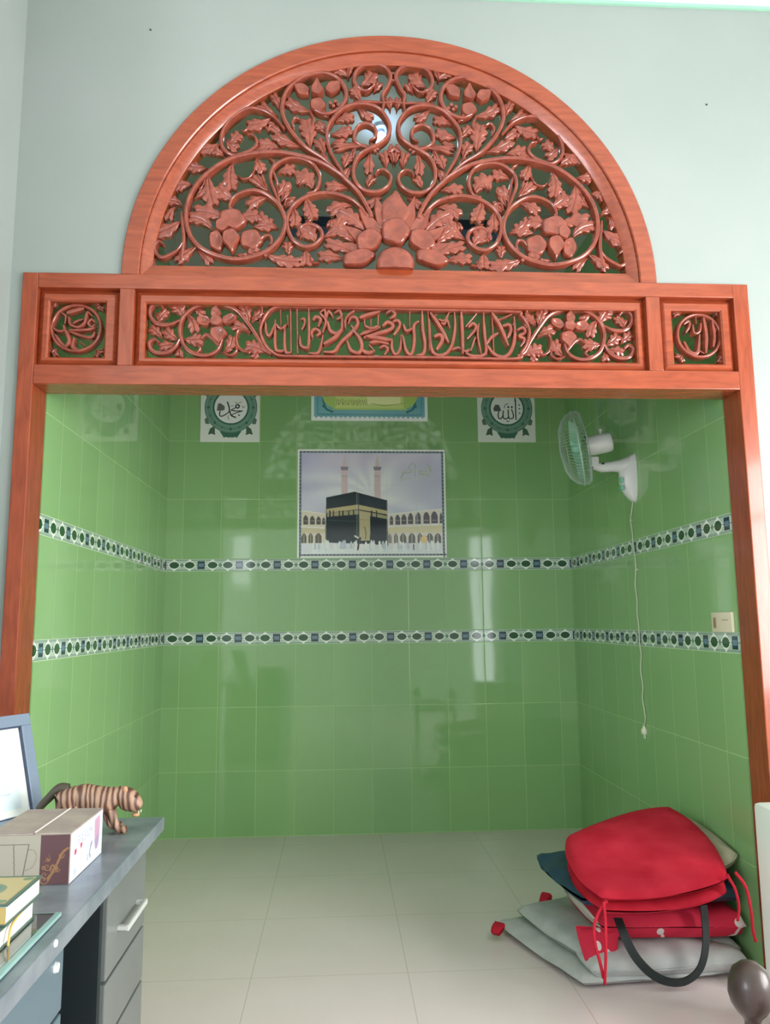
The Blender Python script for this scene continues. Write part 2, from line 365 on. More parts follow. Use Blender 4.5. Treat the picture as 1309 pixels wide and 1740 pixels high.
PB = panel_border(.359, 2.359, 2.307, 2.612, .400, 2.318, 2.344, 2.560).build('panel_border', WOODX, FR)
panel_border(-.003, .303, 2.307, 2.612, .040, .248, 2.342, 2.562).build('panel_border', WOODX, FR)
panel_border(2.416, XR+.001, 2.307, 2.612, 2.468, 2.668, 2.342, 2.562).build('panel_border', WOODX, FR)
# ---- carving tools: everything is laid out on the real plane y = YC, relief towards the room
YC = YF+.045
def P(u, v, y=None):
    p = at(u, v, 1, YC if y is None else y); return np.array((p[0], p[2]))
MIRX = None
def ridge(m, pts, w, h=.016, lift=0.0, back=.022, k=6, taper=(.55, .55), flat=.0, groove=0.0):
    """a carved stem: half-round ridge of half-width w (m) along 2D points"""
    q = cr2(pts, k) if len(pts) > 2 else [np.array(p, float) for p in pts]
    N = len(q); S = 7; vs = []
    for i, p in enumerate(q):
        t = q[min(i+1, N-1)]-q[max(i-1, 0)]; t = t/(np.linalg.norm(t)+1e-9); nn = np.array((-t[1], t[0]))
        e = i/(N-1); ww = w*min(1, taper[0]+(1-taper[0])*min(1, e*5))*min(1, taper[1]+(1-taper[1])*min(1, (1-e)*5))
        vs.append((p[0]-nn[0]*ww, YC+back, p[1]-nn[1]*ww))
        for s in range(S):
            a = -1+2*s/(S-1); prof = math.sqrt(max(0, 1-a*a)); prof = flat+(1-flat)*prof if abs(a) < .99 else 0
            prof -= groove*(1 if abs(abs(a)-.33) < .1 else 0)
            vs.append((p[0]+nn[0]*ww*a, YC-lift-h*prof, p[1]+nn[1]*ww*a))
        vs.append((p[0]+nn[0]*ww, YC+back, p[1]+nn[1]*ww))
    K = S+2; fs = [(i*K+j, i*K+j+1, (i+1)*K+j+1, (i+1)*K+j) for i in range(N-1) for j in range(K-1)]
    fs += [tuple(range(K)), tuple((N-1)*K+j for j in range(K))[::-1]]
    m.add(vs, fs)
def leaf(m, b, t, w, bend=.18, lobes=3, h=.013, lift=-.002, back=.018, curl=.25, base=.38):
    """an acanthus leaf with scalloped edges and fluted surface, from base b to tip t (2D metres)"""
    b = np.array(b, float); t = np.array(t, float); d = t-b; L = np.linalg.norm(d); n0 = np.array((-d[1], d[0]))/L
    c = (b+t)/2+n0*bend*L; lobes = max(2, lobes); N = lobes*6; J = 5; vs = []
    for i in range(N+1):
        e = i/N; p = (1-e)**2*b+2*e*(1-e)*c+e*e*t; tg = 2*(1-e)*(c-b)+2*e*(t-c); tg /= np.linalg.norm(tg)+1e-9; nn = np.array((-tg[1], tg[0]))
        env = (.30+.70*math.sin(math.pi/2*min(1, e/.55))**1.5)*(1-max(0, e-.55)**2*3.2)
        ph = (e*lobes) % 1.0 if i < N else 1.0; sc = .52+.48*math.sin(math.pi*min(1, ph*.8+.12))
        ww = w*max(.12, env)*sc if i < N else w*.10
        for j in range(-J, J+1):
            q_ = j/J; fwd = tg*abs(q_)**1.6*L*.5/lobes*(1 if i < N else 0)
            q = p+nn*ww*q_+fwd
            hh = h*(1-.6*q_*q_)*(1-curl*math.cos(math.pi*e*1.1)*.6) + .0030*math.sin(math.pi*ph)*abs(q_) - (.004 if j == 0 else 0)
            vs.append((q[0], YC-lift-hh*(.5+.5*math.sin(math.pi*(.12+.8*e))), q[1]))
    K = 2*J+1; n = N+1; fs = [(i*K+j, i*K+j+1, (i+1)*K+j+1, (i+1)*K+j) for i in range(N) for j in range(K-1)]
    ring = [i*K for i in range(n)]+[N*K+j for j in range(1, K)]+[i*K+K-1 for i in range(N-1, -1, -1)]+[j for j in range(K-2, 0, -1)]
    o = len(vs); vs += [(vs[r][0], YC+back, vs[r][2]) for r in ring]; R = len(ring)
    fs += [(ring[i], ring[(i+1) % R], o+(i+1) % R, o+i) for i in range(R)]
    m.add(vs, fs)
ZCLIP = [-9]
def petal(m, c, rx, rz, ang=0, h=.014, lift=.0, dish=.62, point=0.0, back=.02, wave=.055):
    """a cupped petal: rounded outline with a raised rim and hollow middle; point>0 gives it a tip at local +z"""
    NR, NT = 7, 32; ca, sa = math.cos(ang), math.sin(ang); vs = [(c[0], YC-lift-h*(1-dish), c[1])]; fs = []
    for i in range(1, NR+1):
        r = i/NR
        for k in range(NT):
            a = 2*math.pi*k/NT; wv_ = 1+wave*math.cos(5*a+ang*3)*r*r; x = math.cos(a)*rx*r*wv_; z = math.sin(a)*rz*r*wv_
            if point and math.sin(a) > 0: z += point*rz*r*math.sin(a)**6; x *= 1-.35*math.sin(a)**3
            hh = (1-dish)+dish*math.sin(min(1, r/.84)*math.pi/2)**2.4 if r < .93 else .5
            vs.append((c[0]+x*ca-z*sa, YC-lift-h*hh, c[1]+x*sa+z*ca))
    for k in range(NT): vs.append((vs[1+(NR-1)*NT+k][0], YC+back, vs[1+(NR-1)*NT+k][2]))
    for k in range(NT): fs.append((0, 1+k, 1+(k+1) % NT))
    for i in range(NR):
        for k in range(NT): fs.append((1+i*NT+k, 1+i*NT+(k+1) % NT, 1+(i+1)*NT+(k+1) % NT, 1+(i+1)*NT+k))
    vs = [(x, y, max(z, ZCLIP[0])) for x, y, z in vs]
    m.add(vs, fs)
PX = YC/FPX if False else (YC)/FPX*1.0            # metres per photo pixel on the carving plane (approx.)
# ---- the half-round carving: left half; the right half is its mirror image
AX = (P(671.5, 440)[0]+P(669, 150)[0])/2
def mirror(pts): return [np.array((2*AX-p[0], p[1])) for p in pts]
VINES = [  # (points in photo pixels, half width px, taper start, taper end, lift)
 ([(631,372),(628,362),(611,332),(590,310),(574,296),(539,276),(498,265),(464,261),(422,265),(385,276),(350,300),(327,329),(317,363),(322,398),(343,424),(378,439),(412,442),(450,431),(476,408),(485,381),(476,353),(453,333),(429,326),(402,335),(391,352),(396,366)],3.7,1,.6,.005),
 ([(622,368),(611,352),(591,338),(557,330),(522,336),(498,353),(488,377),(495,405),(514,420),(534,418),(547,404),(542,389),(524,383),(511,390),(514,402)],3.3,.8,.5,.003),
 ([(477,352),(467,327),(460,306),(465,287),(485,273),(507,271),(529,279),(541,294),(543,311),(536,327),(522,331)],3.1,.7,.7,.002),
 ([(590,310),(573,294),(552,274),(520,253),(498,229),(485,208),(480,190),(483,168),(494,149),(511,136),(532,128),(554,127),(575,137),(586,152),(588,169),(580,184),(567,193),(550,196),(535,190)],3.6,.7,.7,.003),
 ([(596,318),(573,281),(562,261),(556,240),(557,220),(567,203),(584,187),(603,180),(625,180),(644,188),(657,203),(662,218),(658,235),(643,248),(624,257),(609,268),(601,286),(602,306),(612,321),(627,328),(646,327),(660,317),(664,303),(655,292),(643,292),(637,301)],3.3,.7,.5,.004),
 ([(643,249),(626,252),(611,247),(602,237),(606,219),(621,211),(637,219),(638,234),(628,240)],3.0,.6,.4,-.002),
 ([(650,190),(652,176),(650,163),(658,150),(664,132),(655,117),(635,110),(618,113),(605,124),(602,140),(610,152),(624,156),(637,146)],3.4,.6,.5,.0),
 ([(600,174),(625,174),(652,176),(670,174)],2.4,.5,.9,-.003),
 ([(484,222),(466,201),(447,190),(428,186),(411,191),(391,206),(380,223),(376,241),(381,256),(397,266),(417,262),(432,254),(437,244),(432,233),(422,230)],3.1,.7,.5,.001),
 ([(309,444),(311,426),(313,405),(311,380),(309,362)],3.2,.7,.5,.0),
 ([(311,415),(303,426),(290,434),(276,439),(266,432),(263,421),(270,412),(279,417)],2.9,.6,.6,.0),
 ([(436,270),(434,287),(425,302),(413,305),(405,300)],1.8,.8,.5,-.004),
 ([(475,345),(470,310),(464,290),(466,277),(457,270)],2.4,.8,.5,-.004),
 ([(529,365),(529,371),(526,377),(519,376)],1.8,.7,.5,-.003),
 ([(527,436),(531,447),(543,447)],1.8,.8,.6,-.003),
 ([(440,414),(449,403),(459,402),(462,413),(456,421)],2.5,.7,.5,-.002),
 ([(527,190),(533,204),(531,216)],2.4,.7,.5,-.003),
 ([(500,224),(497,210),(503,202),(512,206)],2.4,.7,.5,-.002),
 ([(455,224),(460,215),(470,217)],2.0,.7,.5,-.004),
 ([(424,214),(417,224),(411,222)],1.7,.7,.5,-.004),
 ([(484,352),(487,340),(497,340),(503,348)],2.2,.7,.5,-.003),
 ([(351,300),(346,315),(340,325)],1.8,.7,.5,-.004),
]
LEAVES = [  # base, tip, half width (px), bend, lobes
 (311,352,282,341,8,.25,3),(309,376,268,397,11,-.1,3),(336,420,303,444,8,.1,3),(333,425,356,446,7,-.1,2),(327,314,297,317,10,.1,3),(353,287,320,281,9,-.1,3),
 (382,268,364,256,8,.1,2),(377,244,342,254,9,-.15,3),(396,278,394,322,11,.15,4),(400,341,370,318,12,-.15,3),(355,300,363,348,12,.1,4),(437,268,447,292,9,.15,3),
 (459,331,429,303,7,.05,2),(462,333,444,301,5,-.1,2),(387,373,333,359,12,.1,3),(362,394,323,370,10,.3,3),(404,374,437,367,11,-.1,3),(430,386,464,379,10,.1,3),
 (455,337,423,350,9,.15,3),(474,388,440,364,9,-.25,3),(440,439,407,437,5,.1,2),(520,336,533,371,11,.05,4),(598,350,561,361,10,.25,3),(549,404,583,369,11,.2,3),
 (498,352,501,384,9,-.1,3),(536,414,506,392,14,.4,4),(451,432,508,446,10,.15,4),(490,434,489,412,8,0,3),(520,424,520,450,11,0,3),(586,442,544,436,9,.1,3),
 (604,434,556,414,9,.1,3),(606,405,568,381,9,-.15,3),(604,417,580,396,7,.1,2),(620,394,576,361,12,.15,4),
 (530,191,489,172,9,-.15,3),(527,252,520,204,13,.05,4),(554,230,538,211,8,.15,3),(552,265,540,239,9,.1,3),(512,251,467,230,9,-.1,3),(476,253,441,245,10,.1,3),
 (481,232,457,214,8,.1,2),(461,200,422,213,10,-.2,3),(473,198,444,179,8,-.1,2),(478,192,464,162,7,.1,3),(594,134,571,119,8,.15,2),(590,136,596,113,6,0,2),
 (612,173,599,151,9,.1,3),(570,208,599,200,8,-.15,3),(562,229,596,221,9,.1,3),(607,184,630,201,7,.15,2),(562,246,584,243,7,-.1,2),(637,251,576,252,6,.12,2),
 (585,287,594,264,9,-.1,3),(631,257,628,293,8,.1,3),(625,322,634,302,7,-.2,2),(655,290,650,262,7,.15,2),(592,321,556,318,9,.1,3),(472,296,500,288,9,-.1,3),
 (531,322,503,304,15,.5,4),(470,336,487,311,9,.1,3),(484,356,502,341,7,-.1,2),(476,347,488,314,7,.1,2),(392,247,407,228,9,-.1,3),(384,235,402,253,8,.2,2),
 (650,336,628,349,7,.1,2),(612,146,634,124,11,.2,3),(628,240,640,255,5,.1,2),(634,157,645,142,6,.1,2),(600,285,586,300,7,.1,2),(561,205,545,190,6,.1,2),
 (300,352,287,372,7,.2,2),(405,196,390,186,6,.1,2),(430,262,452,254,7,-.1,2),(557,278,545,262,6,.1,2),(606,250,598,268,5,.1,2),(512,404,530,398,7,.2,2),
 (664,190,660,168,6,0,2),(655,262,668,250,6,.1,2),(668,282,664,262,5,.1,2),(330,338,345,322,6,.2,2),(566,372,560,386,5,.1,2),(620,160,612,150,4,0,2),
]
half_vines = [([P(u, v) for u, v in pts], w*PX*1.25, a, b, l) for pts, w, a, b, l in VINES]
AC = MB(); 
for pts, w, a, b, l in half_vines:
    for q in (pts, mirror(pts)): ridge(AC, q, w, .012, l+.003, taper=(a, b), groove=.12)
for i in range(3):   # small ring on the axis at the very top
    pass
ridge(AC, [np.array((AX+.016*math.cos(t), 3.567+.016*math.sin(t))) for t in np.linspace(0, 2*math.pi, 14)], .006, .01, 0)
carving = AC.build('arch_carving', WOODC, FR, smooth=True, auto=50)
LV = MB()
for bx, by, tx, ty, w, bd, lo in LEAVES:
    b, t = P(bx, by), P(tx, ty); kw = dict(lobes=lo, lift=random.uniform(-.005, .001), curl=random.uniform(.1, .5))
    leaf(LV, b, t, w*PX*1.32, -bd, **kw)
    b2, t2 = mirror([b, t]); leaf(LV, b2, t2, w*PX*1.32, bd, **kw)
LV.build('foliage', WOODC, carving, smooth=True, auto=60)
def flower_low(mir):
    m = MB(); f = (lambda p: mirror([p])[0]) if mir else (lambda p: p); sg = -1 if mir else 1
    petal(m, f(P(368, 410)), 13*PX, 20*PX, sg*.15, .012, .002); petal(m, f(P(427, 408)), 20*PX, 19*PX, sg*-.2, .012, .003)
    petal(m, f(P(432, 428)), 12*PX, 8*PX, sg*.2, .010, .002)
    petal(m, f(P(395, 374)), 24*PX, 19*PX, sg*-.2, .014, .006, .25); petal(m, f(P(378, 385)), 12*PX, 13*PX, 0, .012, .010, .2)
    petal(m, f(P(393, 407)), 15.5*PX, 17*PX, math.pi+sg*.08, .016, .010, .25, .7)
    for u, v in ((436, 428), (418, 435), (452, 436)): petal(m, f(P(u, v)), 3.4*PX, 3.4*PX, 0, .01, .004, 0)
    return m
def flower_high(mir):
    m = MB(); f = (lambda p: mirror([p])[0]) if mir else (lambda p: p); sg = -1 if mir else 1
    petal(m, f(P(514, 154)), 12*PX, 15*PX, sg*1.0, .012, .001, .4, .3); petal(m, f(P(566, 150)), 12*PX, 16*PX, sg*-.9, .012, .001, .4, .3)
    petal(m, f(P(540, 180)), 15*PX, 14*PX, math.pi, .012, .003, .4, .3)
    petal(m, f(P(539, 156)), 12*PX, 12*PX, 0, .016, .008, .3, 1.0)
    for u, v in ((562, 177), (570, 174), (567, 182), (575, 180)): petal(m, f(P(u, v)), 3.6*PX, 3.6*PX, 0, .01, .0, 0)
    return m
for mir in (0, 1):
    flower_low(mir).build('flower', WOODC, carving, smooth=True, auto=50)
    flower_high(mir).build('flower', WOODC, carving, smooth=True, auto=50)
LO = MB(); ZCLIP[0] = CZ+.0495
for sg in (-1, 1):      # lotus: layered petals fanning from the sill
    for du, v, rx, rz, an, lf in ((70, 425, 12, 30, 1.30, -.002), (58, 405, 12, 30, .95, .0), (40, 385, 13, 30, .6, .001), (22, 372, 13, 30, .28, .003)):
        u = 671.5+sg*du; petal(LO, P(u, v), rx*PX, rz*PX, -sg*an, .012, lf, .3, .45)
    petal(LO, P(671.5+sg*62, 440), 30*PX, 15*PX, -sg*.25, .015, .008, .45); petal(LO, P(671.5+sg*45, 411), 25*PX, 20*PX, -sg*-.5 if False else sg*-.6, .016, .010, .5)
petal(LO, P(671, 362), 26*PX, 30*PX, 0, .013, .006, .25, .35)
petal(LO, P(671.5, 396), 26*PX, 25*PX, 0, .016, .012, .5)
petal(LO, P(671.5, 453), 34*PX, 32*PX, 0, .020, .018, -.25, wave=0)
ZCLIP[0] = -9
LO.build('lotus_rosette', WOODC, carving, smooth=True, auto=50)
# ---- middle panel: vines at the ends, calligraphy cartouche between
MX = (P(369, 548)[0]+P(967, 561)[0])/2
def mirm(pts): return [np.array((2*MX-p[0], p[1])) for p in pts]
MV = [([(462,602),(449,594),(438,574),(421,549),(405,530),(386,521),(364,518),(341,520),(324,528),(311,542),(306,559),(308,576),(316,592),(331,602),(348,605),(363,601),(373,592),(378,578)],3.4,.8,.7),
 ([(376,592),(368,583),(360,574),(350,570),(342,577)],2.8,.7,.5),([(307,545),(290,552),(270,552),(258,542),(255,529),(261,519),(272,518),(279,526)],3.6,.6,.6),
 ([(306,578),(299,590),(286,599),(270,601),(258,596),(254,584),(263,578),(271,584)],3.6,.6,.6),([(426,566),(408,561),(402,574),(405,590),(416,598),(430,597)],2.3,.7,.5),
 ([(378,600),(392,605),(402,598),(402,589)],2.2,.7,.5),([(428,542),(443,538),(445,524),(438,520)],2.3,.7,.5),([(334,585),(341,593),(335,600),(329,597)],2.1,.7,.5)]
ML = [(316,534,331,563,9,-.2,3),(311,577,342,577,10,.1,3),(328,526,345,536,7,-.1,2),(313,541,298,517,12,.1,3),(268,551,284,528,7,-.1,3),(302,588,272,590,8,.1,3),(305,580,281,561,9,-.1,3),(277,577,256,558,8,.1,3),
 (307,590,304,606,7,0,2),(379,602,396,573,9,.2,3),(426,566,398,553,9,.1,2),(452,600,419,588,11,.1,4),(440,598,431,610,7,0,2),(424,549,413,520,9,.1,3),(428,549,446,530,8,-.1,3),(262,532,272,540,5,0,2),(440,556,446,545,5,0,2)]
mp = MB()
for pts, w, a, b in MV:
    q = [P(u, v) for u, v in pts]
    for r in (q, mirm(q)): ridge(mp, r, w*PX*1.2, .012, .002, taper=(a, b), groove=.12)
cap = [(478,522),(465,525),(455,533),(447,547),(443,563),(446,577),(453,590),(464,600),(478,606),(520,607),(620,608),(760,609),(874,611),(886,600),(895,585),(899,565),(893,548),(884,537),(874,531),(760,528),(620,525),(520,523),(478,522)]
ridge(mp, [P(u, v) for u, v in cap], 3.6*PX, .012, .004, taper=(1, 1))
midc = mp.build('panel_carving', WOODC, FR, smooth=True, auto=50)
fo = MB(); 
for bx, by, tx, ty, w, bd, lo in ML:
    b, t = P(bx, by), P(tx, ty); leaf(fo, b, t, w*PX*1.25, -bd, lobes=lo); b, t = mirm([b, t]); leaf(fo, b, t, w*PX*1.25, bd, lobes=lo)
fo.build('foliage', WOODC, midc, smooth=True, auto=60)
for mir in (0, 1):
    m = MB(); f = (lambda p: mirm([p])[0]) if mir else (lambda p: p); sg = -1 if mir else 1
    petal(m, f(P(367, 533)), 9*PX, 12*PX, 0, .012, .004, .3, .2); petal(m, f(P(347, 546)), 14*PX, 10*PX, sg*-.2, .012, .002); petal(m, f(P(390, 543)), 14*PX, 9*PX, sg*.5, .012, .002)
    petal(m, f(P(371, 567)), 15*PX, 13*PX, math.pi, .012, .004, .4, .5); petal(m, f(P(369, 548)), 11*PX, 10*PX, 0, .014, .012, -.2)
    m.build('flower', WOODC, midc, smooth=True, auto=50)
STROKES = [  # carved Arabic lettering, (points, half width px)
 ([(494,527),(495,601)],3),([(505,527),(506,603)],3),([(525,527),(525,585),(519,593),(511,587),(510,573)],3),([(495,600),(487,600),(484,588),(484,556)],3),([(484,597),(474,598),(468,590),(468,545)],3),
 ([(468,552),(459,572),(453,566),(452,550)],2.6),([(477,528),(478,557)],2),([(469,552),(478,560),(488,552)],2.4),([(489,538),(490,555)],2.2),([(511,544),(517,543),(518,552),(513,561)],2.6),
 ([(532,546),(537,540),(545,544),(541,557)],3.4),([(531,576),(530,566),(537,561),(544,567),(538,573)],3),([(525,601),(539,601),(545,591),(549,570)],3),([(548,567),(554,547),(544,533)],2.8),([(544,533),(552,529),(554,541),(559,531),(566,541)],2.6),
 ([(568,533),(577,529),(580,539),(572,544)],3),([(557,548),(561,563),(572,568),(581,560),(581,542)],3.6),([(550,587),(565,578),(578,568)],4),([(550,599),(568,598),(579,583),(598,565),(608,552),(605,541),(596,541),(592,551)],3.6),
 ([(590,581),(596,596),(609,601),(615,591),(611,576),(600,562)],3.6),([(587,561),(587,547),(592,538),(602,530)],2.6),([(597,554),(601,560)],3),([(611,542),(623,537),(646,531)],4),([(619,545),(620,556)],2.6),([(630,544),(631,560)],2.6),([(643,537),(642,555)],3),
 ([(620,556),(631,560),(643,556)],3),([(612,570),(631,562),(646,556)],4),([(618,575),(642,568),(664,561),(667,553),(658,549),(650,556)],4),([(622,573),(642,576),(665,580)],4.4),([(628,583),(645,581),(661,586)],4),([(614,596),(625,601),(635,598)],4),([(627,588),(637,599)],2.6),
 ([(645,592),(653,589),(659,594),(653,604)],3),([(656,534),(665,529),(671,536),(662,544)],3.4),([(667,549),(676,547),(679,556),(669,571)],3),([(666,577),(666,593),(672,603),(680,593),(682,570)],3),([(684,572),(690,597),(699,603),(704,580),(703,556),(711,547)],3.4),
 ([(685,553),(690,564),(701,560)],3),([(696,531),(696,562)],2.4),([(717,531),(718,560),(722,585),(719,602),(707,605)],3.4),([(727,532),(729,598)],2.2),([(729,544),(732,589),(740,603),(755,603),(767,589),(773,560),(772,532)],3.4),([(731,533),(747,556),(762,584)],4),
 ([(737,574),(747,571),(751,580),(741,596)],4),([(745,544),(755,546),(763,532)],2.6),([(749,550),(755,552),(759,545),(764,559)],2.6),([(783,532),(785,566),(786,604)],3.4),([(767,595),(779,592),(791,598),(800,593)],2.8),([(791,557),(809,535)],3),([(795,558),(803,552),(808,560),(793,578)],3.2),
 ([(791,601),(803,606),(819,605),(826,597),(823,566),(821,532)],3.4),([(807,575),(799,598)],4),([(813,552),(811,572),(817,604)],2.2),([(826,586),(835,574),(846,567)],3),([(827,588),(839,603),(855,608),(867,599),(874,576),(873,540)],3.8),([(835,534),(849,556),(863,590)],4),([(836,540),(839,604)],3),
 ([(844,546),(869,536)],3),([(853,556),(864,554),(867,564),(861,577)],3.6),([(878,562),(888,558),(892,566),(882,572),(891,578),(884,590)],3.4),([(735,540),(742,536)],2),([(870,556),(873,548)],2)]
cal = MB()
for i, (pts, w) in enumerate(STROKES): ridge(cal, [P(u, v) for u, v in pts], w*PX*1.02, .007, .004+.0035*(i % 3), flat=.45, taper=(.55, .45))
cal.build('calligraphy', WOODC, midc, smooth=True, auto=40)
def roundel(c, r, strokes, corners, name):
    m = MB(); cc = P(*c); ridge(m, [cc+np.array((math.cos(t), math.sin(t)))*r*PX for t in np.linspace(0, 2*math.pi, 33)], 3.4*PX, .010, .004, k=3, taper=(1, 1))
    o = m.build('roundel_carving', WOODC, FR, smooth=True, auto=50)
    s = MB()
    for i, (pts, w) in enumerate(strokes): ridge(s, [P(u, v) for u, v in pts], w*PX, .008, .003+.003*(i % 3), flat=.4, taper=(.6, .5))
    s.build('calligraphy', WOODC, o, smooth=True, auto=40)
    l = MB()
    for (u, v) in corners:
        p = P(u, v); d = cc-p; L = np.linalg.norm(d); d /= L; n = np.array((-d[1], d[0]))
        for sg in (-1, 1): leaf(l, p+d*.026, p+d*.006+n*sg*.020, .011, sg*.3, lobes=2, h=.010, lift=.004)
        leaf(l, p+d*.028, p+d*.003, .010, 0, lobes=2, h=.012, lift=.004)
    l.build('foliage', WOODC, o, smooth=True, auto=60)
roundel((130.5, 558.7), 41.5, [([(115,533),(127,529),(144,525)],4.6),([(106,533),(113,539),(112,552)],2.2),([(119,541),(121,553),(134,558),(145,551),(148,540),(151,533),(157,538)],2.8),([(125,551),(134,546),(144,544)],2.4),
  ([(163,553),(157,557),(151,551),(157,545),(163,550)],2.4),([(163,559),(152,562),(134,563),(119,563)],2.8),([(119,564),(134,570),(148,574),(158,573),(162,565)],3.2),([(92,559),(100,564),(110,563),(110,554)],2.8),([(110,560),(116,570),(119,582),(113,591)],3.6),
  ([(127,575),(124,590),(134,597)],4),([(95,570),(104,583),(114,592)],3.2),([(138,583),(147,590)],2)], [(88, 517), (173, 520), (88, 602), (172, 604)], 'left')
roundel((1187, 571.5), 40, [([(1161,552),(1169,547),(1171,555),(1164,567)],2.8),([(1161,582),(1169,597),(1178,602),(1185,598),(1187,570)],3.6),([(1175,554),(1178,568),(1187,565),(1189,551)],2.4),([(1181,540),(1182,552)],2.2),([(1194,541),(1199,571),(1198,602)],3.8),([(1208,547),(1212,571),(1210,592)],3.4),
  ([(1187,597),(1196,602)],3),([(1215,560),(1212,575)],2.2)], [(1148, 530), (1222, 533), (1152, 612), (1228, 613)], 'right')
# ================================================================== PRINTS ON THE ALCOVE'S BACK WALL
yb = YB-.004
def backed(name, x0, x1, z0, z1, mtl): return MB().box(x0, x1, YB-.0035, YB-.0003, z0, z1).build(name, mtl)
EDGEM = mat('tile_edge_white', rgb(232, 238, 232), .3)
def medallion(name, px0, px1, which, label):
    a = at(px0, 751, 1, YB); b = at(px1, 751, 1, YB); x0, x1 = a[0], b[0]; z0 = a[2]; w = x1-x0; h = .48
    o = backed(name, x0, x1, z0, z0+h, EDGEM); tag(o, label, 'calligraphy tile')
    H = 1120*h/w; c = Canvas(0, 0, 1120, H, 190, 224, (196, 200, 194)); cx, cy = 572, 672
    G = (98, 130, 116); D = (52, 92, 78)
    for s in (-1, 1):
        for q in (-1, 1):
            yy = lambda t: cy+q*t
            c.poly([(cx+s*300, yy(360)), (cx+s*390, yy(420)), (cx+s*430, yy(540)), (cx+s*350, yy(520)), (cx+s*290, yy(550)), (cx+s*300, yy(470))], (70, 92, 78))
            c.poly([(cx+s*460, yy(200)), (cx+s*500, yy(240)), (cx+s*480, yy(330)), (cx+s*400, yy(330))], (84, 104, 92))
    for q in (-1, 1):
        c.poly([(cx-210, cy+q*470), (cx+210, cy+q*470), (cx+150, cy+q*560), (cx+130, cy+q*600), (cx+90, cy+q*585), (cx+20, cy+q*600), (cx, cy+q*585), (cx-20, cy+q*600), (cx-90, cy+q*585), (cx-130, cy+q*600), (cx-150, cy+q*560)], (62, 98, 84))
    c.disc(cx, cy, 505, G); c.disc(cx, cy, 505, (84, 116, 103), 1, 488)
    for r in (470, 380): c.disc(cx, cy, r, (120, 150, 134), 1, r-8)
    for k in range(16):
        a_ = math.pi*2*k/16; c.disc(cx+430*math.cos(a_), cy+430*math.sin(a_), 26, D if k % 2 == 0 else (84, 114, 100))
    for k in range(48):
        a_ = math.pi*2*k/48; c.disc(cx+430*math.cos(a_), cy+430*math.sin(a_), 11, (78, 108, 94))
    c.disc(cx, cy, 345, D); c.disc(cx, cy, 315, (204, 206, 204))
    K = (48, 48, 50)
    if which == 'a':
        f = lambda L: [(x-108, cy+(y-262)) for x, y in L]
        c.stroke(f([(610,160),(640,240),(655,330),(690,420),(770,460)]), 26, K); c.stroke(f([(655,330),(600,390),(500,440),(465,410),(470,340)]), 22, K)
        c.stroke(f([(900,330),(800,330),(690,320),(740,280)]), 20, K); c.stroke(f([(900,330),(780,370),(715,400),(700,420)]), 18, K)
        c.disc(*f([(805,240)])[0], 46, K, 1, 20); c.stroke(f([(740,285),(780,260)]), 18, K)
        c.poly(f([(410,330),(430,190),(480,180),(560,240),(560,310),(500,330)]), (96, 98, 96))
        c.stroke(f([(640,420),(625,460),(645,500)]), 12, (90, 90, 90)); c.disc(*f([(835,415)])[0], 18, (90, 90, 90)); c.stroke(f([(890,230),(920,260),(955,235)]), 12, (90, 90, 90)); c.stroke(f([(680,230),(700,240),(720,220)]), 12, (110, 110, 110)); c.stroke(f([(760,165),(820,175),(880,150)]), 12, (110, 110, 110))
    else:
        f = lambda L: [(x-78, cy+(y-300)) for x, y in L]
        c.stroke(f([(820,60),(822,300),(822,520)]), 24, K)
        c.stroke(f([(745,320),(775,420),(765,490),(700,500),(680,460),(675,330)]), 22, K); c.stroke(f([(680,460),(650,500),(590,500),(570,450),(580,350)]), 22, K)
        c.stroke(f([(575,440),(530,500),(485,490),(475,430),(490,360)]), 22, K)
        c.poly(f([(380,300),(430,220),(500,230),(540,350),(400,360)]), (84, 86, 90)); c.stroke(f([(600,290),(620,230),(680,200)]), 14, (90, 90, 92))
        c.stroke(f([(640,540),(665,565),(695,540)]), 16, (80, 84, 84)); c.disc(*f([(680,270)])[0], 20, K); c.disc(*f([(750,270)])[0], 20, K)
        for y in (225, 300, 390): c.poly(f([(880, y-20), (925, y), (890, y+22)]), (76, 82, 82))
    c.mesh('print', PRINT, (x0+.002, yb, z0+h-.002), (w-.004, 0, 0), (0, 0, -(h-.004)), parent=o, gain=1.45)
    return o
medallion('calligraphy_tile', 340, 441, 'a', 'white tile with green medallion and black Arabic lettering, left of the turquoise plaque')
medallion('calligraphy_tile', 813, 911, 'b', 'white tile with green medallion and black Arabic lettering, beside the wall fan')
# turquoise plaque, its lower strip shows under the lintel
a = at(529, 715, 1, YB); b = at(727, 715, 1, YB); x0, x1, z0 = a[0], b[0], a[2]; hh = .36; w = x1-x0
pq = tag(backed('calligraphy_plaque', x0, x1, z0, z0+hh, EDGEM), 'wide turquoise plaque with a lime centre and fine Arabic lettering, mostly hidden behind the lintel', 'plaque')
Hc = 1170*hh/w; c = Canvas(0, 0, 1170, Hc, 300, 96, (200, 214, 206)); BL = (96, 150, 158)
c.rect(25, 25, 1145, Hc-25, BL)
for k in range(24):
    for yy in (22, Hc-22): c.disc(25+k*48.7, yy, 20, (206, 220, 212))
c.rect(60, 60, 1110, 68, (70, 120, 135)); c.rect(60, Hc-66, 1110, Hc-60, (70, 120, 135)); c.rect(58, 60, 64, Hc-60, (70, 120, 135)); c.rect(1106, 60, 1112, Hc-60, (70, 120, 135))
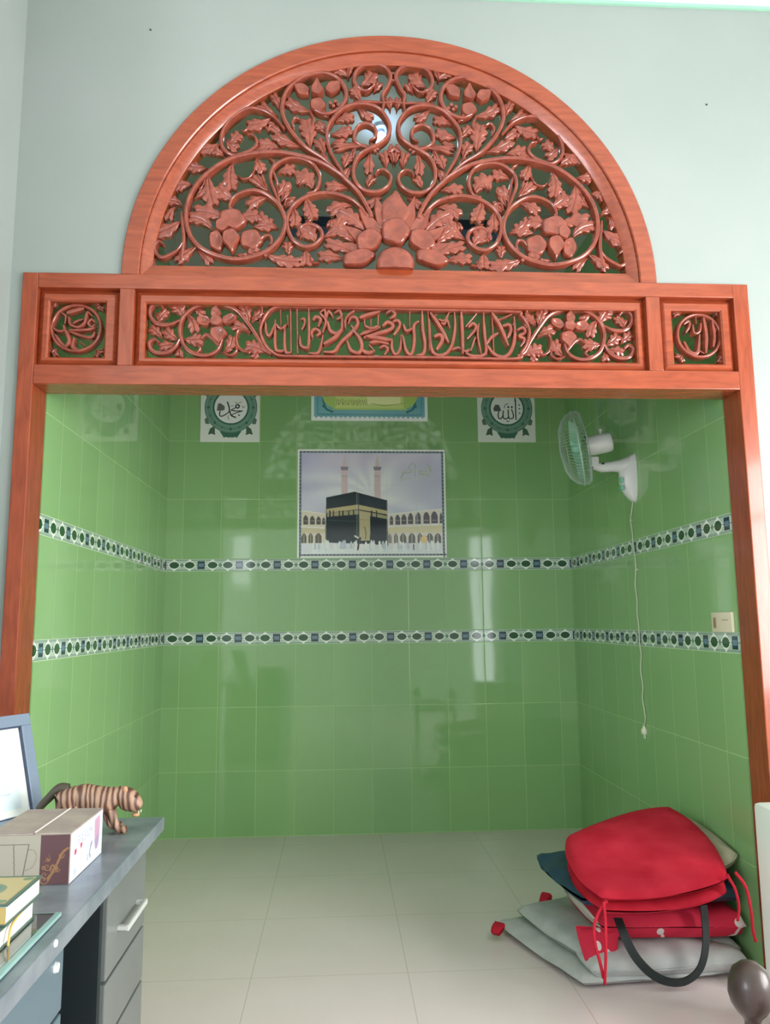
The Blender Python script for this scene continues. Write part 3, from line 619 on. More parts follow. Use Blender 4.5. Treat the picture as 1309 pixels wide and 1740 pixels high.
for q in (0, 1):
    yy = lambda t: Hc-t if q == 0 else t
    for s in (0, 1):
        xx = lambda t: t if s == 0 else 1170-t
        c.stroke([(xx(115), yy(230)), (xx(130), yy(160)), (xx(150), yy(120)), (xx(205), yy(90))], 20, (30, 92, 92)); c.disc(xx(205), yy(92), 12, (24, 80, 80)); c.disc(xx(120), yy(150), 14, (30, 92, 92))
c.rect(215, 110, 960, Hc-110, (150, 176, 92)); c.disc(240, Hc/2, 130, (150, 176, 92)); c.disc(940, Hc/2, 130, (150, 176, 92)); c.rect(240, 135, 930, Hc-130, (176, 190, 110)); c.rect(560, 150, 900, Hc-170, (204, 208, 150))
random.seed(3)
for row in (Hc-190, Hc-300):
    for k in range(17):
        x = 245+k*19; c.stroke([(x, row-30+random.uniform(-10, 10)), (x+8, row), (x+random.uniform(-16, 16), row+28)], 5, (96, 96, 60))
c.stroke([(600, Hc-180), (740, Hc-160), (940, Hc-185)], 5, (96, 100, 60)); c.stroke([(560, 170), (660, 210), (800, 190), (900, 230)], 9, (70, 80, 50))
c.mesh('print', PRINT, (x0+.002, yb, z0+hh-.002), (w-.004, 0, 0), (0, 0, -(hh-.004)), parent=pq, gain=1.5)
# the mosque mural on tiles
a = at(505, 948, 1, YB); b = at(756, 764, 1, YB); x0, x1, z0, z1 = a[0], b[0], 1.768, 2.508
mu = tag(backed('mosque_mural', x0, x1, z0, z1, EDGEM), 'tile mural of the black cube shrine with a gold band in a white arcaded courtyard', 'tile mural')
c = Canvas(0, 0, 1172, 870, 400, 296, (214, 220, 214))
S = lambda L: [(x-68, y-65) for x, y in L]
c.rect(14, 14, 1158, 856, (110, 125, 130))
for k in range(40):
    for yy in (16, 848): c.rect(16+k*29.5, yy-4, 30+k*29.5, yy+9, (62, 76, 90))
for k in range(30):
    for xx in (16, 1150): c.rect(xx-4, 16+k*29, xx+8, 32+k*29, (62, 84, 92))
# sky with clouds
m = (c.X > 30) & (c.X < 1142) & (c.Y > 28) & (c.Y < 836)
nx = (c.X-586)/586; ny = c.Y/870
ang = np.arctan2(c.Y-360, c.X-560); streak = .5+.5*np.sin(ang*9+2.2*np.sin(c.Y/90)+np.cos(c.X/130)*1.3); streak2 = .5+.5*np.sin(c.X/70+3*np.sin(c.Y/110+1)+c.Y/55)
base = np.stack([176-20*(1-ny), 178-24*(1-ny), 190-4*(1-ny)], -1); lightc = np.array([206, 206, 212.]); d = np.clip(np.exp(-((c.X-560)/420)**2-((c.Y-330)/230)**2)*.8+streak*.3+streak2*.12, 0, 1)[..., None]
skyc = base*(1-d)+lightc*d; pk = np.clip(np.exp(-((c.X-330)/200)**2-((c.Y-80)/120)**2)+np.exp(-((c.X-760)/300)**2-((c.Y-60)/100)**2), 0, 1)[..., None]*.5
skyc = skyc*(1-pk)+np.array([200, 184, 200.])*pk
c.C[m] = skyc[m]
for (x, y0, y1, wd) in ((437, 90, 430, 24), (698, 100, 470, 25)):      # minarets
    c.poly(S([(x-wd, y1), (x-wd, 240), (x-wd*.7, 230), (x-wd*.7, 190), (x-9, 150), (x, y0), (x+9, 150), (x+wd*.7, 190), (x+wd*.7, 230), (x+wd, 240), (x+wd, y1)]), (192, 172, 176))
    c.poly(S([(x-32, 206), (x+32, 206), (x+26, 234), (x-26, 234)]), (128, 120, 134)); c.poly(S([(x-26, 275), (x+26, 275), (x+20, 292), (x-20, 292)]), (172, 160, 170))
# arcades
c.poly(S([(98, 556), (292, 584), (292, 830), (98, 830)]), (196, 188, 172)); c.poly(S([(775, 590), (1208, 545), (1208, 830), (775, 830)]), (200, 192, 186))
c.poly(S([(98, 690), (292, 700), (292, 740), (98, 740)]), (186, 176, 148)); c.poly(S([(775, 690), (1208, 672), (1208, 736), (775, 740)]), (196, 186, 158))
c.stroke(S([(98, 690), (292, 702)]), 8, (222, 220, 212), smooth=False); c.stroke(S([(775, 692), (1208, 674)]), 8, (222, 220, 214), smooth=False); c.stroke(S([(98, 562), (292, 588)]), 6, (214, 206, 196), smooth=False); c.stroke(S([(775, 592), (1208, 548)]), 6, (214, 208, 202), smooth=False)
def arch(x, yt, yb_, hw, col): c.poly(S([(x-hw, yb_), (x-hw, yt+(yb_-yt)*.38), (x-hw*.6, yt+12), (x, yt), (x+hw*.6, yt+12), (x+hw, yt+(yb_-yt)*.38), (x+hw, yb_)]), col)
for x, yt, hw in ((132, 594, 19), (184, 600, 19), (233, 604, 18), (273, 612, 12)): arch(x, yt, 672, hw, (88, 86, 84)); c.stroke(S([(x-hw, 640), (x+hw, 644)]), 5, (140, 136, 130), smooth=False)
for x, hw in ((120, 20), (172, 19), (232, 26)): arch(x, 738, 820, hw, (84, 80, 70)); c.stroke(S([(x, 750), (x, 820)]), 5, (150, 146, 132), smooth=False)
for x, yt, hw in ((806, 600, 14), (855, 590, 19), (905, 588, 20), (958, 578, 20), (1018, 574, 22), (1084, 570, 25), (1147, 565, 26), (1200, 575, 10)): arch(x, yt, 676-(x-800)*.035, hw, (92, 90, 96)); c.stroke(S([(x-hw, 640), (x+hw, 638)]), 5, (150, 146, 148), smooth=False)
for x, hw in ((792, 12), (840, 16), (897, 24), (966, 27), (1030, 20), (1108, 25), (1172, 26)): arch(x, 740, 824, hw, (92, 92, 92)); c.stroke(S([(x, 750), (x, 824)]), 6, (170, 168, 160), smooth=False)
c.poly(S([(1036, 824), (1036, 780), (1064, 750), (1090, 780), (1090, 850), (1036, 850)]), (206, 180, 130))
c.rect(30, 756, 1142, 836, (196, 198, 204))
# the cube
c.poly(S([(292, 455), (516, 408), (775, 478), (778, 842), (640, 828), (540, 825), (285, 815)]), (36, 48, 52)); c.poly(S([(545, 416), (775, 478), (778, 842), (640, 828), (548, 826)]), (30, 42, 50))
c.poly(S([(296, 548), (540, 512), (775, 562), (775, 592), (545, 550), (296, 580)]), (170, 158, 118))
c.poly(S([(300, 580), (545, 556), (775, 604), (775, 630), (640, 604), (552, 590), (300, 610)]), (150, 142, 112)); 
for x in (322, 350, 397, 425, 470, 508, 650, 690): c.rect(x-68-6, 560-65, x-68+5, 612-65, (36, 46, 46))
c.poly(S([(552, 568), (638, 580), (636, 802), (552, 800)]), (170, 160, 126)); c.stroke(S([(594, 690), (604, 740), (600, 790)]), 8, (110, 100, 70)); c.stroke(S([(552, 634), (636, 636)]), 5, (140, 130, 100), smooth=False)
c.stroke(S([(548, 420), (546, 800)]), 6, (66, 80, 84), smooth=False); c.stroke(S([(310, 636), (530, 648)]), 6, (60, 76, 74), smooth=False)
for k in range(62):                       # worshippers in white
    x = random.uniform(180, 900) if k < 52 else random.uniform(900, 1190); y = random.uniform(812, 850); hgt = random.uniform(30, 66)
    c.poly(S([(x-9, y+46), (x-8, y-hgt*.35+10), (x, y-hgt*.45), (x+8, y-hgt*.35+10), (x+10, y+46)]), random.choice([(214, 220, 228), (200, 208, 220), (222, 226, 230), (170, 178, 190)]))
c.rect(110, 800, 880, 836, (204, 212, 222), .6); c.stroke(S([(540, 870), (548, 820), (562, 780)]), 14, (62, 52, 56)); c.stroke(S([(518, 764), (542, 778)]), 12, (206, 208, 206)); c.stroke(S([(980, 835), (980, 872)]), 10, (60, 56, 60))
GR = (150, 154, 152)                      # Arabic lettering in the sky
for L, wd in (([(1128,250),(1120,200)], 7), ([(1108,195),(1112,262),(1090,270),(1082,215)], 7), ([(1082,262),(1064,272),(1056,225)], 7), ([(1056,268),(1040,262),(1030,236),(1046,244),(1034,276)], 7), ([(1000,185),(997,280)], 7),
              ([(985,165),(950,210),(975,240),(930,258),(925,230)], 7), ([(925,255),(905,262),(885,300)], 7), ([(905,240),(900,262)], 6), ([(1090,190),(1100,178)], 5), ([(880,318),(940,300),(1100,290),(1160,270)], 3)): c.stroke(S(L), wd+3, (186, 188, 172)); c.stroke(S(L), wd, GR)
for x in (290, 535, 770, 1010): c.rect(x-68-1.5, 28, x-68+1.5, 836, (176, 184, 184), .7)
c.rect(30, 352-65-1.5, 1142, 352-65+1.5, (176, 184, 184), .7)
for (q, (r0, r1, r2, r3)) in enumerate(((14, 14, 30, 856), (1142, 14, 1158, 856), (14, 14, 1158, 28), (14, 838, 1158, 856))): pass
c.rect(28, 836, 1144, 842, (196, 200, 200)); c.rect(28, 842, 1144, 856, (112, 122, 124))
for k in range(40): c.rect(20+k*29, 843, 36+k*29, 854, (64, 78, 88))
c.mesh('print', PRINT, (x0+.001, yb, z1-.001), (x1-x0-.002, 0, 0), (0, 0, -(z1-z0-.002)), parent=mu, gain=1.45)
# ================================================================== WALL FAN
PLW = mat('pale_grey_fan_plastic', rgb(214, 216, 214), .35); PLD = mat('dark_screw', rgb(45, 50, 50), .5)
WIRE = mat('pale_fan_wire', rgb(170, 190, 178), .35); MINT = mat('mint_fan_blade', rgb(150, 214, 184), .3, Transmission_Weight=.25)
fan = empty('wall_fan', (XR-.01, 4.03, 2.09), 'pale grey wall fan with wire cage and mint blades, high on the right tiled wall', 'fan')
fc = Vector((2.416, 4.03, 2.252)); ax = Vector((-.945, .27, -.148)).normalized(); e1 = ax.cross(Vector((0, 1, 0))).normalized(); e2 = ax.cross(e1).normalized()
def fp(r, a, s): return fc + (e1*math.cos(a)+e2*math.sin(a))*r + ax*s
prof = [(.018, .088), (.06, .087), (.11, .080), (.155, .060), (.186, .030), (.200, .0)]
cg = MB()
for k in range(66):
    a = 2*math.pi*k/66; cg.tube([fp(r, a+.25*(.2-r)/.2, s) for r, s in prof], .0011, 4, False)
for r, s in ((.06, .087), (.11, .080), (.155, .060)): cg.tube([fp(r, 2*math.pi*k/40, s) for k in range(41)], .0013, 4, False)
cg.lathe([(0, .092), (.03, .091), (.034, .086), (0, .084)], fc, ax, 24)
cgo = cg.build('front_cage', WIRE, fan, smooth=True, recalc=False)
bk = MB(); pb = [(.200, 0), (.200, -.030), (.185, -.045), (.12, -.055), (.05, -.058)]
for k in range(66): bk.tube([fp(r, 2*math.pi*k/66, s) for r, s in pb], .0011, 4, False)
for r, s in ((.185, -.045), (.12, -.055)): bk.tube([fp(r, 2*math.pi*k/40, s) for k in range(41)], .0013, 4, False)
bk.build('rear_cage', WIRE, fan, smooth=True, recalc=False)
MB().tube([fp(.202, 2*math.pi*k/48, -.003) for k in range(49)], .0042, 8, False).build('cage_rim', WIRE, fan, smooth=True, recalc=False)
hub = MB().lathe([(0, .03), (.02, .028), (.026, .015), (.027, -.02), (0, -.02)], fc, ax, 20).build('hub', MINT, fan, smooth=True)
for k in range(3):
    m = MB(); vs = []; a0 = 2*math.pi*k/3+.15
    for i in range(9):
        r = .022+.158*i/8
        for j in range(7):
            t = j/6-.5; wd = .9*(.45+.55*math.sin(math.pi*(i/8)**.7*.9)); vs.append(fp(r, a0+t*wd*1.3*(.11/(r+.05)), t*.055*(1-.3*i/8)+.004))
    n = len(vs); vs += [v-ax*.002 for v in vs]; fs = []
    for i in range(8):
        for j in range(6): q = (i*7+j, i*7+j+1, (i+1)*7+j+1, (i+1)*7+j); fs += [q, tuple(x+n for x in q)[::-1]]
    m.add(vs, fs).build('blade', MINT, fan, smooth=True, recalc=False)
mo = MB().lathe([(0, -.052), (.045, -.052), (.052, -.060), (.054, -.09), (.053, -.165), (.047, -.182), (.03, -.19), (0, -.19)], fc, ax, 32).build('motor_housing', PLW, fan, smooth=True, auto=40)
MB().lathe([(0, 0), (.006, 0), (.006, .014), (.009, .016), (.009, .026), (0, .027)], fc-ax*.135-e1*(.052)*(1 if e1.z < 0 else -1), (0, 0, 1), 12).build('swing_knob', PLW, fan, smooth=True, auto=40)
pt = lambda u, v, y=4.03: Vector(at(u, v, 1, y))
MB().box(-.022, .022, -.02, .02, -.028, .03, .008, Matrix.Translation(pt(1010, 786))).build('tilt_joint', PLW, fan, smooth=True, auto=35)
MB().lathe([(0, -.022), (.007, -.022), (.007, -.016)], pt(1023, 789)+Vector((0, 0, 0)), (0, 1, 0), 12).build('tilt_screw', PLD, fan)
MB().tube([pt(1008, 792), pt(1022, 795), pt(1040, 793), pt(1056, 792), Vector((2.712, 4.03, 2.165))], [.018, .026, .028, .036, .05], 16).build('arm', PLW, fan, smooth=True, auto=50)
bs = MB(); vs = []
prof2 = [(2.222, .030, .004), (2.205, .042, .030), (2.17, .050, .058), (2.12, .052, .078), (2.07, .050, .080), (2.03, .046, .070), (2.00, .040, .052), (1.975, .030, .030), (1.960, .018, .010)]
for z, hw, dp in prof2:
    for k in range(13):
        a = math.pi*k/12; vs.append((XR-dp*math.sin(a)**.8, 4.03-hw*math.cos(a), z))
fs = [(i*13+k, i*13+k+1, (i+1)*13+k+1, (i+1)*13+k) for i in range(len(prof2)-1) for k in range(12)]+[tuple(range(13)), tuple((len(prof2)-1)*13+k for k in range(13))]
bo = bs.add(vs, fs).build('wall_bracket', PLW, fan, smooth=True, auto=50)
for z in (2.075, 2.035): MB().box(-.008, .006, -.014, .014, -.014, .014, .004, Matrix.Translation((XR-.078, 4.0, z))).build('speed_button', mat('mint_button', rgb(130, 190, 165), .35), bo)
cordpx = [(1076,850),(1074,868),(1072,884),(1075,905),(1077,930),(1080,950),(1081,968),(1080,995),(1083,1019),(1083,1040),(1086,1065),(1087,1090),(1090,1113),(1089,1137),(1093,1166),(1092,1186),(1095,1205),(1097,1220),(1095,1236)]
cp = [Vector(at(u, v, 0, XR-.008)) for u, v in cordpx]
CORDM = mat('pale_cord', rgb(196, 204, 180), .5)
co = MB().tube([Vector(p) for p in cr2([tuple(p) for p in cp], 4)], .0033, 8).build('power_cord', CORDM, fan, smooth=True)
pp = cp[-1]
MB().tube([pp+Vector((0, 0, .012)), pp, pp-Vector((0, 0, .012)), pp-Vector((0, 0, .030)), pp-Vector((0, 0, .036))], [.004, .008, .016, .015, .010], 14).tube([pp+Vector((0, -.009, -.036)), pp+Vector((0, -.009, -.055))], .0025, 8).tube([pp+Vector((0, .009, -.036)), pp+Vector((0, .009, -.055))], .0025, 8).build('plug', mat('ivory_plug', rgb(220, 222, 200), .4), co, smooth=True, auto=50)
for i in (1, 3): q = cp[i*2]; MB().box(-.004, .006, -.009, .009, -.004, .004, .001, Matrix.Translation(q+Vector((.003, 0, 0)))).build('cord_clip', CORDM, co)
# socket beside the jamb
sk = MB().box(XR-.012, XR, 3.062, 3.232, 1.285, 1.366, .004).build('wall_socket', mat('ivory_plastic', rgb(226, 216, 192), .35), None, smooth=True, auto=35)
tag(sk, 'ivory plastic switch and socket plate on the right tiled wall beside the jamb', 'socket')
MB().box(XR-.016, XR-.010, 3.19, 3.208, 1.302, 1.345, .002).build('switch', mat('brown_switch', rgb(140, 120, 90), .4), sk)
MB().box(XR-.014, XR-.010, 3.09, 3.14, 1.332, 1.338, .001).build('socket_slot', mat('beige_slot', rgb(190, 180, 155), .4), sk)
# ceiling bulb in the alcove, glimpsed through the carving
bp = at(648, 236, 2, ACEIL-.085)
bl = empty('ceiling_bulb', (bp[0], bp[1], ACEIL), 'lit bluish white bulb on the alcove ceiling seen through the arch carving', 'light bulb')
MB().lathe([(0, 0), (.04, 0), (.038, -.02), (.02, -.03), (.02, -.05), (0, -.05)], (bp[0], bp[1], ACEIL), (0, 0, 1), 20).build('bulb_holder', WHITE, bl, smooth=True, auto=40)
em = mat('lit_bulb_glass', rgb(220, 232, 255), .3); P_ = em.node_tree.nodes['Principled BSDF']; P_.inputs['Emission Color'].default_value = (.30, .48, 1, 1); P_.inputs['Emission Strength'].default_value = 14
MB().ellipsoid((bp[0], bp[1], ACEIL-.085), (.036, .036, .040), 24, 16).build('bulb_glass', em, bl, smooth=True)
bl_l = bpy.data.lights.new('bulb_light', 'POINT'); bl_l.energy = .8; bl_l.shadow_soft_size = .05; bl_l.color = (.95, .97, 1)
bo_ = bpy.data.objects.new('bulb_light', bl_l); COL.objects.link(bo_); bo_.location = (bp[0], bp[1], ACEIL-.16); bo_.parent = bl; bo_.matrix_parent_inverse = Matrix.Translation(-Vector(bl.location))
# ================================================================== DESK (left foreground)
DTOP = vary(mat('worn_blue_grey_desk_laminate', rgb(112, 122, 130), .26), rgb(104, 114, 122), rgb(132, 140, 146), (1, 1, 1), 9, 4, .35, .75)
DGR = vary(mat('grey_drawer_laminate', rgb(104, 110, 108), .3), rgb(100, 106, 104), rgb(110, 116, 114), (1, 1, 1), 4, 2)
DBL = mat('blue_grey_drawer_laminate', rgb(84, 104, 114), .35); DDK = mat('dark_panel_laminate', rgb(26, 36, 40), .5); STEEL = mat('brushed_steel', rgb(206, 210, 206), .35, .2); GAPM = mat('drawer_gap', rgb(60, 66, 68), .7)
desk = empty('office_desk', (.25, 1.5, 0), 'blue-grey laminate office desk with drawer pedestals along the left wall', 'desk')
MB().box(-.10, .61, .62, 2.507, .722, .760, .003).build('desktop', DTOP, desk)
pf = MB().box(.02, .555, 2.07, 2.462, .0, .7225, .003).build('drawer_pedestal', DGR, desk)
for z0, z1 in ((.478, .716), (.33, .470), (.06, .322)):
    d = MB().box(.555, .570, 2.074, 2.458, z0, z1, .003).build('drawer', DGR, desk)
    if z1 > .4:
        zc = .567 if z1 > .6 else .40
        y0, y1 = 2.165, 2.365; m = MB().box(.592, .600, y0, y1, zc-.007, zc+.007, .002)
        for y in (y0, y1-.014): m.box(.570, .594, y, y+.014, zc-.005, zc+.005, .001)
        if z1 > .6: m.build('handle', STEEL, d)
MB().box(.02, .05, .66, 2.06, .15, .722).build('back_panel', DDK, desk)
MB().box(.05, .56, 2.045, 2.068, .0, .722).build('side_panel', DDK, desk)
pn = MB().box(.02, .555, .68, 1.765, .0, .7225, .003).build('drawer_pedestal', DBL, desk)
for z0, z1 in ((.56, .716), (.31, .552), (.04, .302)):
    d = MB().box(.555, .570, .70, 1.760, z0, z1, .003).build('drawer', DBL, desk)
    if z0 > .5: MB().lathe([(0, .006), (.009, .006), (.011, 0), (.011, -.004)], at(94, 1644, 0, .57), (1, 0, 0), 18).build('lock', mat('white_lock', rgb(235, 238, 238), .2, .3), d)
MB().lathe([(0, .003), (.006, .003), (.007, 0)], at(94, 1603, 0, .61), (1, 0, 0), 14).build('edge_highlight', mat('white_edge_highlight', rgb(225, 230, 230), .3), desk)  # highlight on the desktop edge, put in as a small white disc
# papers under the glass, the glass sheet itself
gl = mat('clear_glass', (.93, .98, .97, 1), .02, Transmission_Weight=1.0, IOR=1.45)
gz = .7625
GS = empty('glass_sheet', (.25, 1.25, gz), 'clear glass sheet with a teal edge lying on the near end of the desk', 'glass sheet')
MB().box(-.05, .572, .80, 1.690, gz, gz+.006).build('pane', gl, GS)
MB().box(.572, .583, .80, 1.694, gz, gz+.0065).box(-.05, .577, 1.690, 1.694, gz, gz+.006).build('polished_edge', mat('teal_glass_edge', rgb(138, 174, 170), .15), GS, recalc=False)
for i, (x0, x1, y0, y1, cc, lb) in enumerate(((.36, .56, 1.36, 1.63, rgb(128, 108, 92), 'brown printed sheet under the desk glass'), (.30, .545, 1.20, 1.352, rgb(60, 66, 62), 'dark grey sheet under the near part of the desk glass'))):
    tag(MB().box(x0, x1, y0, y1, .7601, .7612).build('paper_sheet', mat('sheet_%s' % ('brown', 'dark')[i], cc, .6)), lb, 'paper')
PAGE = mat('book_pages', rgb(214, 222, 214), .7)
def book(name, x0, x1, y0, y1, z0, z1, cover, label, top=None, grp=None):
    e = empty(name, ((x0+x1)/2, (y0+y1)/2, z0), label, 'book', grp)
    MB().box(x0+.004, x1-.004, y0+.003, y1-.004, z0+.003, z1-.003, .001).build('page_block', PAGE, e)
    MB().box(x0, x1, y0, y1, z0, z0+.003, .0008).build('back_cover', cover, e)
    f = MB().box(x0, x1, y0, y1, z1-.003, z1, .0008).build('front_cover', cover, e)
    MB().box(x0, x0+.004, y0, y1, z0, z1, .0008).build('spine', cover, e)
    return e, f
cg_ = mat('dark_green_book_cover', rgb(70, 92, 82), .4)
bz = gz+.0062
book('holy_book', .385, .541, 1.505, 1.668, bz, bz+.036, cg_, 'thick white-paged book with a dark green cover lying under the gold-covered one')
e, f = book('holy_book', .388, .544, 1.522, 1.690, bz+.0362, bz+.072, cg_, 'gold and green covered book with a green medallion on top of the pile')
c = Canvas(0, 0, 156, 168, 104, 112, (92, 116, 104)); c.rect(8, 8, 148, 160, (178, 160, 116)); c.rect(12, 12, 144, 156, (190, 174, 130)); c.disc(78, 84, 40, (120, 142, 122)); c.disc(78, 84, 30, (96, 128, 112)); c.disc(78, 84, 12, (150, 156, 120))
for s in (20, 136):
    for t in (20, 148): c.disc(s, t, 10, (120, 140, 112))
c.mesh('cover_print', PRINTP, (.388, 1.690, bz+.0724), (.156, 0, 0), (0, -.168, 0), parent=e)
MB().box(.390, .542, 1.5215, 1.5222, bz+.040, bz+.068).build('gold_end_panel', mat('gilt_panel', rgb(170, 148, 90), .4), e)
rb_ = [(.541, 1.60, bz+.0362), (.5445, 1.545, bz+.030), (.5465, 1.53, bz+.012), (.5475, 1.525, bz+.002)]
MB().tube([Vector(p) for p in cr2(rb_, 5)], .0022, 6).build('bookmark_ribbon', mat('amber_ribbon', rgb(216, 172, 92), .5), e, smooth=True)
e, f = book('notebook', .36, .523, 1.30, 1.500, bz, bz+.024, mat('white_cover', rgb(206, 214, 206), .5), 'white-covered book at the photo edge in front of the book pile')
# mug carton
CB = empty('mug_carton', (.44, 2.01, .76), 'small cardboard mug carton with a white printed side and maroon front on the desk', 'carton')
bx0, bx1, by0, by1, bz0, bz1 = .345, .531, 1.893, 2.135, .7605, .870
CARD = vary(mat('dusty_taupe_card', rgb(160, 146, 138), .7), rgb(152, 138, 132), rgb(172, 160, 148), (1, 1, 1), 14, 3)
MB().box(bx0, bx1, by0, by1, bz0, bz1-.001, .0012).build('box_body', CARD, CB)
xm = .449
for x0, x1, t in ((bx0-.001, xm-.0015, .0), (xm+.0015, bx1+.001, .0006)): MB().box(x0, x1, by0-.001, by1, bz1-.001, bz1+.0015, .0006).build('lid_flap', CARD, CB)
MB().box(xm-.0015, xm+.0015, by0+.01, by1, bz1-.0005, bz1+.0032).build('flap_edge', mat('pale_card_edge', rgb(226, 220, 212), .6), CB)
c = Canvas(0, 0, 242, 110, 220, 100, (206, 214, 232))       # side print: u along +y, v down
c.rect(0, 0, 6, 110, (222, 220, 232)); c.poly([(176, 12), (218, 6), (220, 40), (214, 74), (204, 86), (188, 86), (180, 70), (177, 40)], (188, 148, 172)); c.poly([(179, 62), (218, 50), (212, 78), (204, 86), (188, 86)], (160, 142, 172))
G_ = (160, 164, 184)
def glyph(x, k, y0=16, h=20):
    w_ = 11; Q = {'I': [[(5, 0), (5, 1)]], 'F': [[(1, 1), (1, 0), (9, 0)], [(1, .5), (8, .5)]], 'R': [[(1, 1), (1, 0), (9, .05), (9, .45), (1, .5), (10, 1)]], 'E': [[(9, 0), (1, 0), (1, 1), (9, 1)], [(1, .5), (8, .5)]], 'K': [[(1, 0), (1, 1)], [(9, 0), (1, .5), (9, 1)]], 'S': [[(9, .1), (2, 0), (1, .4), (9, .6), (8, 1), (1, .9)]], 'X': [[(1, 0), (9, 1)], [(9, 0), (1, 1)]], 'O': [[(1, .2), (5, 0), (9, .2), (9, .8), (5, 1), (1, .8), (1, .2)]], 'U': [[(1, 0), (1, .85), (5, 1), (9, .85), (9, 0)]], 'M': [[(0, 1), (0, 0), (5, .6), (10, 0), (10, 1)]]}[k]
    for L in Q: c.stroke([(x+a, y0+b*h) for a, b in L], 2.6, G_, smooth=False)
for i, ch in enumerate('IREKSXOM'): glyph(36+i*15.5, ch, 18, 22)
c.rect(30, 45, 84, 55, (232, 200, 214)); c.poly([(28, 43), (44, 43), (40, 56), (28, 56)], (190, 60, 84)); c.poly([(68, 40), (86, 40), (80, 50), (72, 52)], (190, 60, 84))
c.stroke([(150, 66), (142, 80), (148, 92)], 6, (110, 120, 150)); c.stroke([(150, 66), (158, 60)], 7, (90, 100, 140)); c.stroke([(130, 84), (126, 94)], 5, (130, 140, 165)); c.rect(26, 88, 44, 102, (176, 190, 206))
c.mesh('side_print', PRINTP, (bx1+.0006, by0+.001, bz1-.002), (0, by1-by0-.002, 0), (0, 0, -(bz1-bz0-.003)), parent=CB)
fx = at(69, 1450, 1, by0)[0]
c = Canvas(0, 0, 186, 110, 190, 112, (156, 150, 136)); mx = (fx-bx0)*1000; c.rect(mx, 0, 186, 110, (84, 56, 60))
random.seed(11)
for k in range(9):
    x = random.uniform(mx+8, 178); y = random.uniform(40, 100); r = random.uniform(5, 12)
    c.stroke([(x+r*(1-t/9)*math.cos(t*.9), y+r*(1-t/9)*math.sin(t*.9)) for t in range(9)], 1.8, (140, 104, 66))
c.stroke([(mx+20, 100), (mx+36, 70), (mx+50, 40), (mx+62, 30)], 5, (136, 100, 64)); c.stroke([(mx+8, 60), (mx+22, 54), (mx+20, 44)], 1.6, (120, 84, 70))
c.stroke([(6, 20), (mx-26, 20)], 1.6, (104, 100, 92)); c.stroke([(mx-60, 20), (mx-55, 92)], 2, (90, 88, 80)); c.stroke([(mx-26, 20), (mx-37, 92)], 2, (80, 78, 72)); c.stroke([(mx-55, 92), (mx-37, 94)], 2, (80, 78, 72)); c.stroke([(mx-27, 32), (mx-14, 34), (mx-8, 50), (mx-16, 70), (mx-32, 78)], 1.6, (124, 120, 110))
c.mesh('front_print', PRINTP, (bx0+.001, by0-.0016, bz1-.002), (bx1-bx0-.002, 0, 0), (0, 0, -(bz1-bz0-.003)), parent=CB)
# ---- tiger figurine
TC = vary(mat('tiger_hide', rgb(186, 136, 100), .5), rgb(176, 126, 92), rgb(200, 156, 120), (1, 1, 1), 30, 3)
def tiger_mat():
    m = mat('striped_tiger_hide', rgb(186, 136, 100), .5); nt = m.node_tree
    tc = nt.nodes.new('ShaderNodeTexCoord'); wv = nt.nodes.new('ShaderNodeTexWave'); wv.wave_type = 'BANDS'; wv.bands_direction = 'X'; wv.inputs['Scale'].default_value = 21; wv.inputs['Distortion'].default_value = 6; wv.inputs['Detail'].default_value = 2; wv.inputs['Detail Scale'].default_value = 1.4
    mp = nt.nodes.new('ShaderNodeMapping'); mp.inputs['Rotation'].default_value = (0, .25, 0); mp.inputs['Scale'].default_value = (1, .5, .35)
    nt.links.new(tc.outputs['Object'], mp.inputs[0]); nt.links.new(mp.outputs[0], wv.inputs[0])
    setc(m, ramp(m, wv.outputs[1], [(.10, rgb(84, 54, 42)), (.38, rgb(120, 90, 74)), (.62, rgb(152, 120, 98)), (1, rgb(166, 134, 112))])); return bump(m, wv.outputs[1], .2, .002)
TY = 2.335
tg = empty('tiger_figurine', (.44, TY, .76), 'brown striped tiger figurine walking with lowered head, behind the carton on the desk', 'figurine')
tp = lambda u, v, dy=0: Vector(at(u, v-1, 1, TY+dy))
V = []; Ed = []; R_ = []
def vert(p, r, par=None):
    V.append(p); R_.append(r)
    if par is not None: Ed.append((par, len(V)-1))
    return len(V)-1
pel = vert(tp(114, 1352), (.046, .056)); ru = vert(tp(101, 1360), (.036, .046), pel); b1 = vert(tp(140, 1356), (.044, .052), pel); b2 = vert(tp(162, 1361), (.044, .049), b1); ch = vert(tp(184, 1360), (.044, .054), b2); nk = vert(tp(205, 1354), (.034, .040), ch); hd = vert(tp(221, 1360), (.034, .036), nk); mz = vert(tp(233, 1370), (.024, .022), hd); ns = vert(tp(239, 1375), (.016, .014), mz)
for dy, du in ((-.024, 0), (.026, -8)):
    s = vert(tp(188+du, 1374, dy), (.019, .019), ch); k = vert(tp(192+du, 1392, dy), (.013, .013), s); w_ = vert(tp(196+du, 1404, dy), (.011, .011), k)
    q = V[w_]; a_ = vert(Vector((q.x+.012, q.y, .773)), (.012, .011), w_); vert(Vector((q.x+.034, q.y, .774)), (.012, .0085), a_)
for dy, du in ((-.024, 4), (.026, -10)):
    s = vert(tp(112+du, 1376, dy), (.024, .022), pel); k = vert(Vector((V[s].x+.012, TY+dy, .805)), (.014, .013), s); w_ = vert(Vector((V[s].x-.008, TY+dy, .785)), (.009, .009), k); a_ = vert(Vector((V[s].x+.002, TY+dy, .770)), (.010, .009), w_); vert(Vector((V[s].x+.024, TY+dy, .769)), (.012, .0085), a_)
me = bpy.data.meshes.new('body'); me.from_pydata([v-Vector(tg.location) for v in V], Ed, []); tb = bpy.data.objects.new('body', me); COL.objects.link(tb); tb.parent = tg
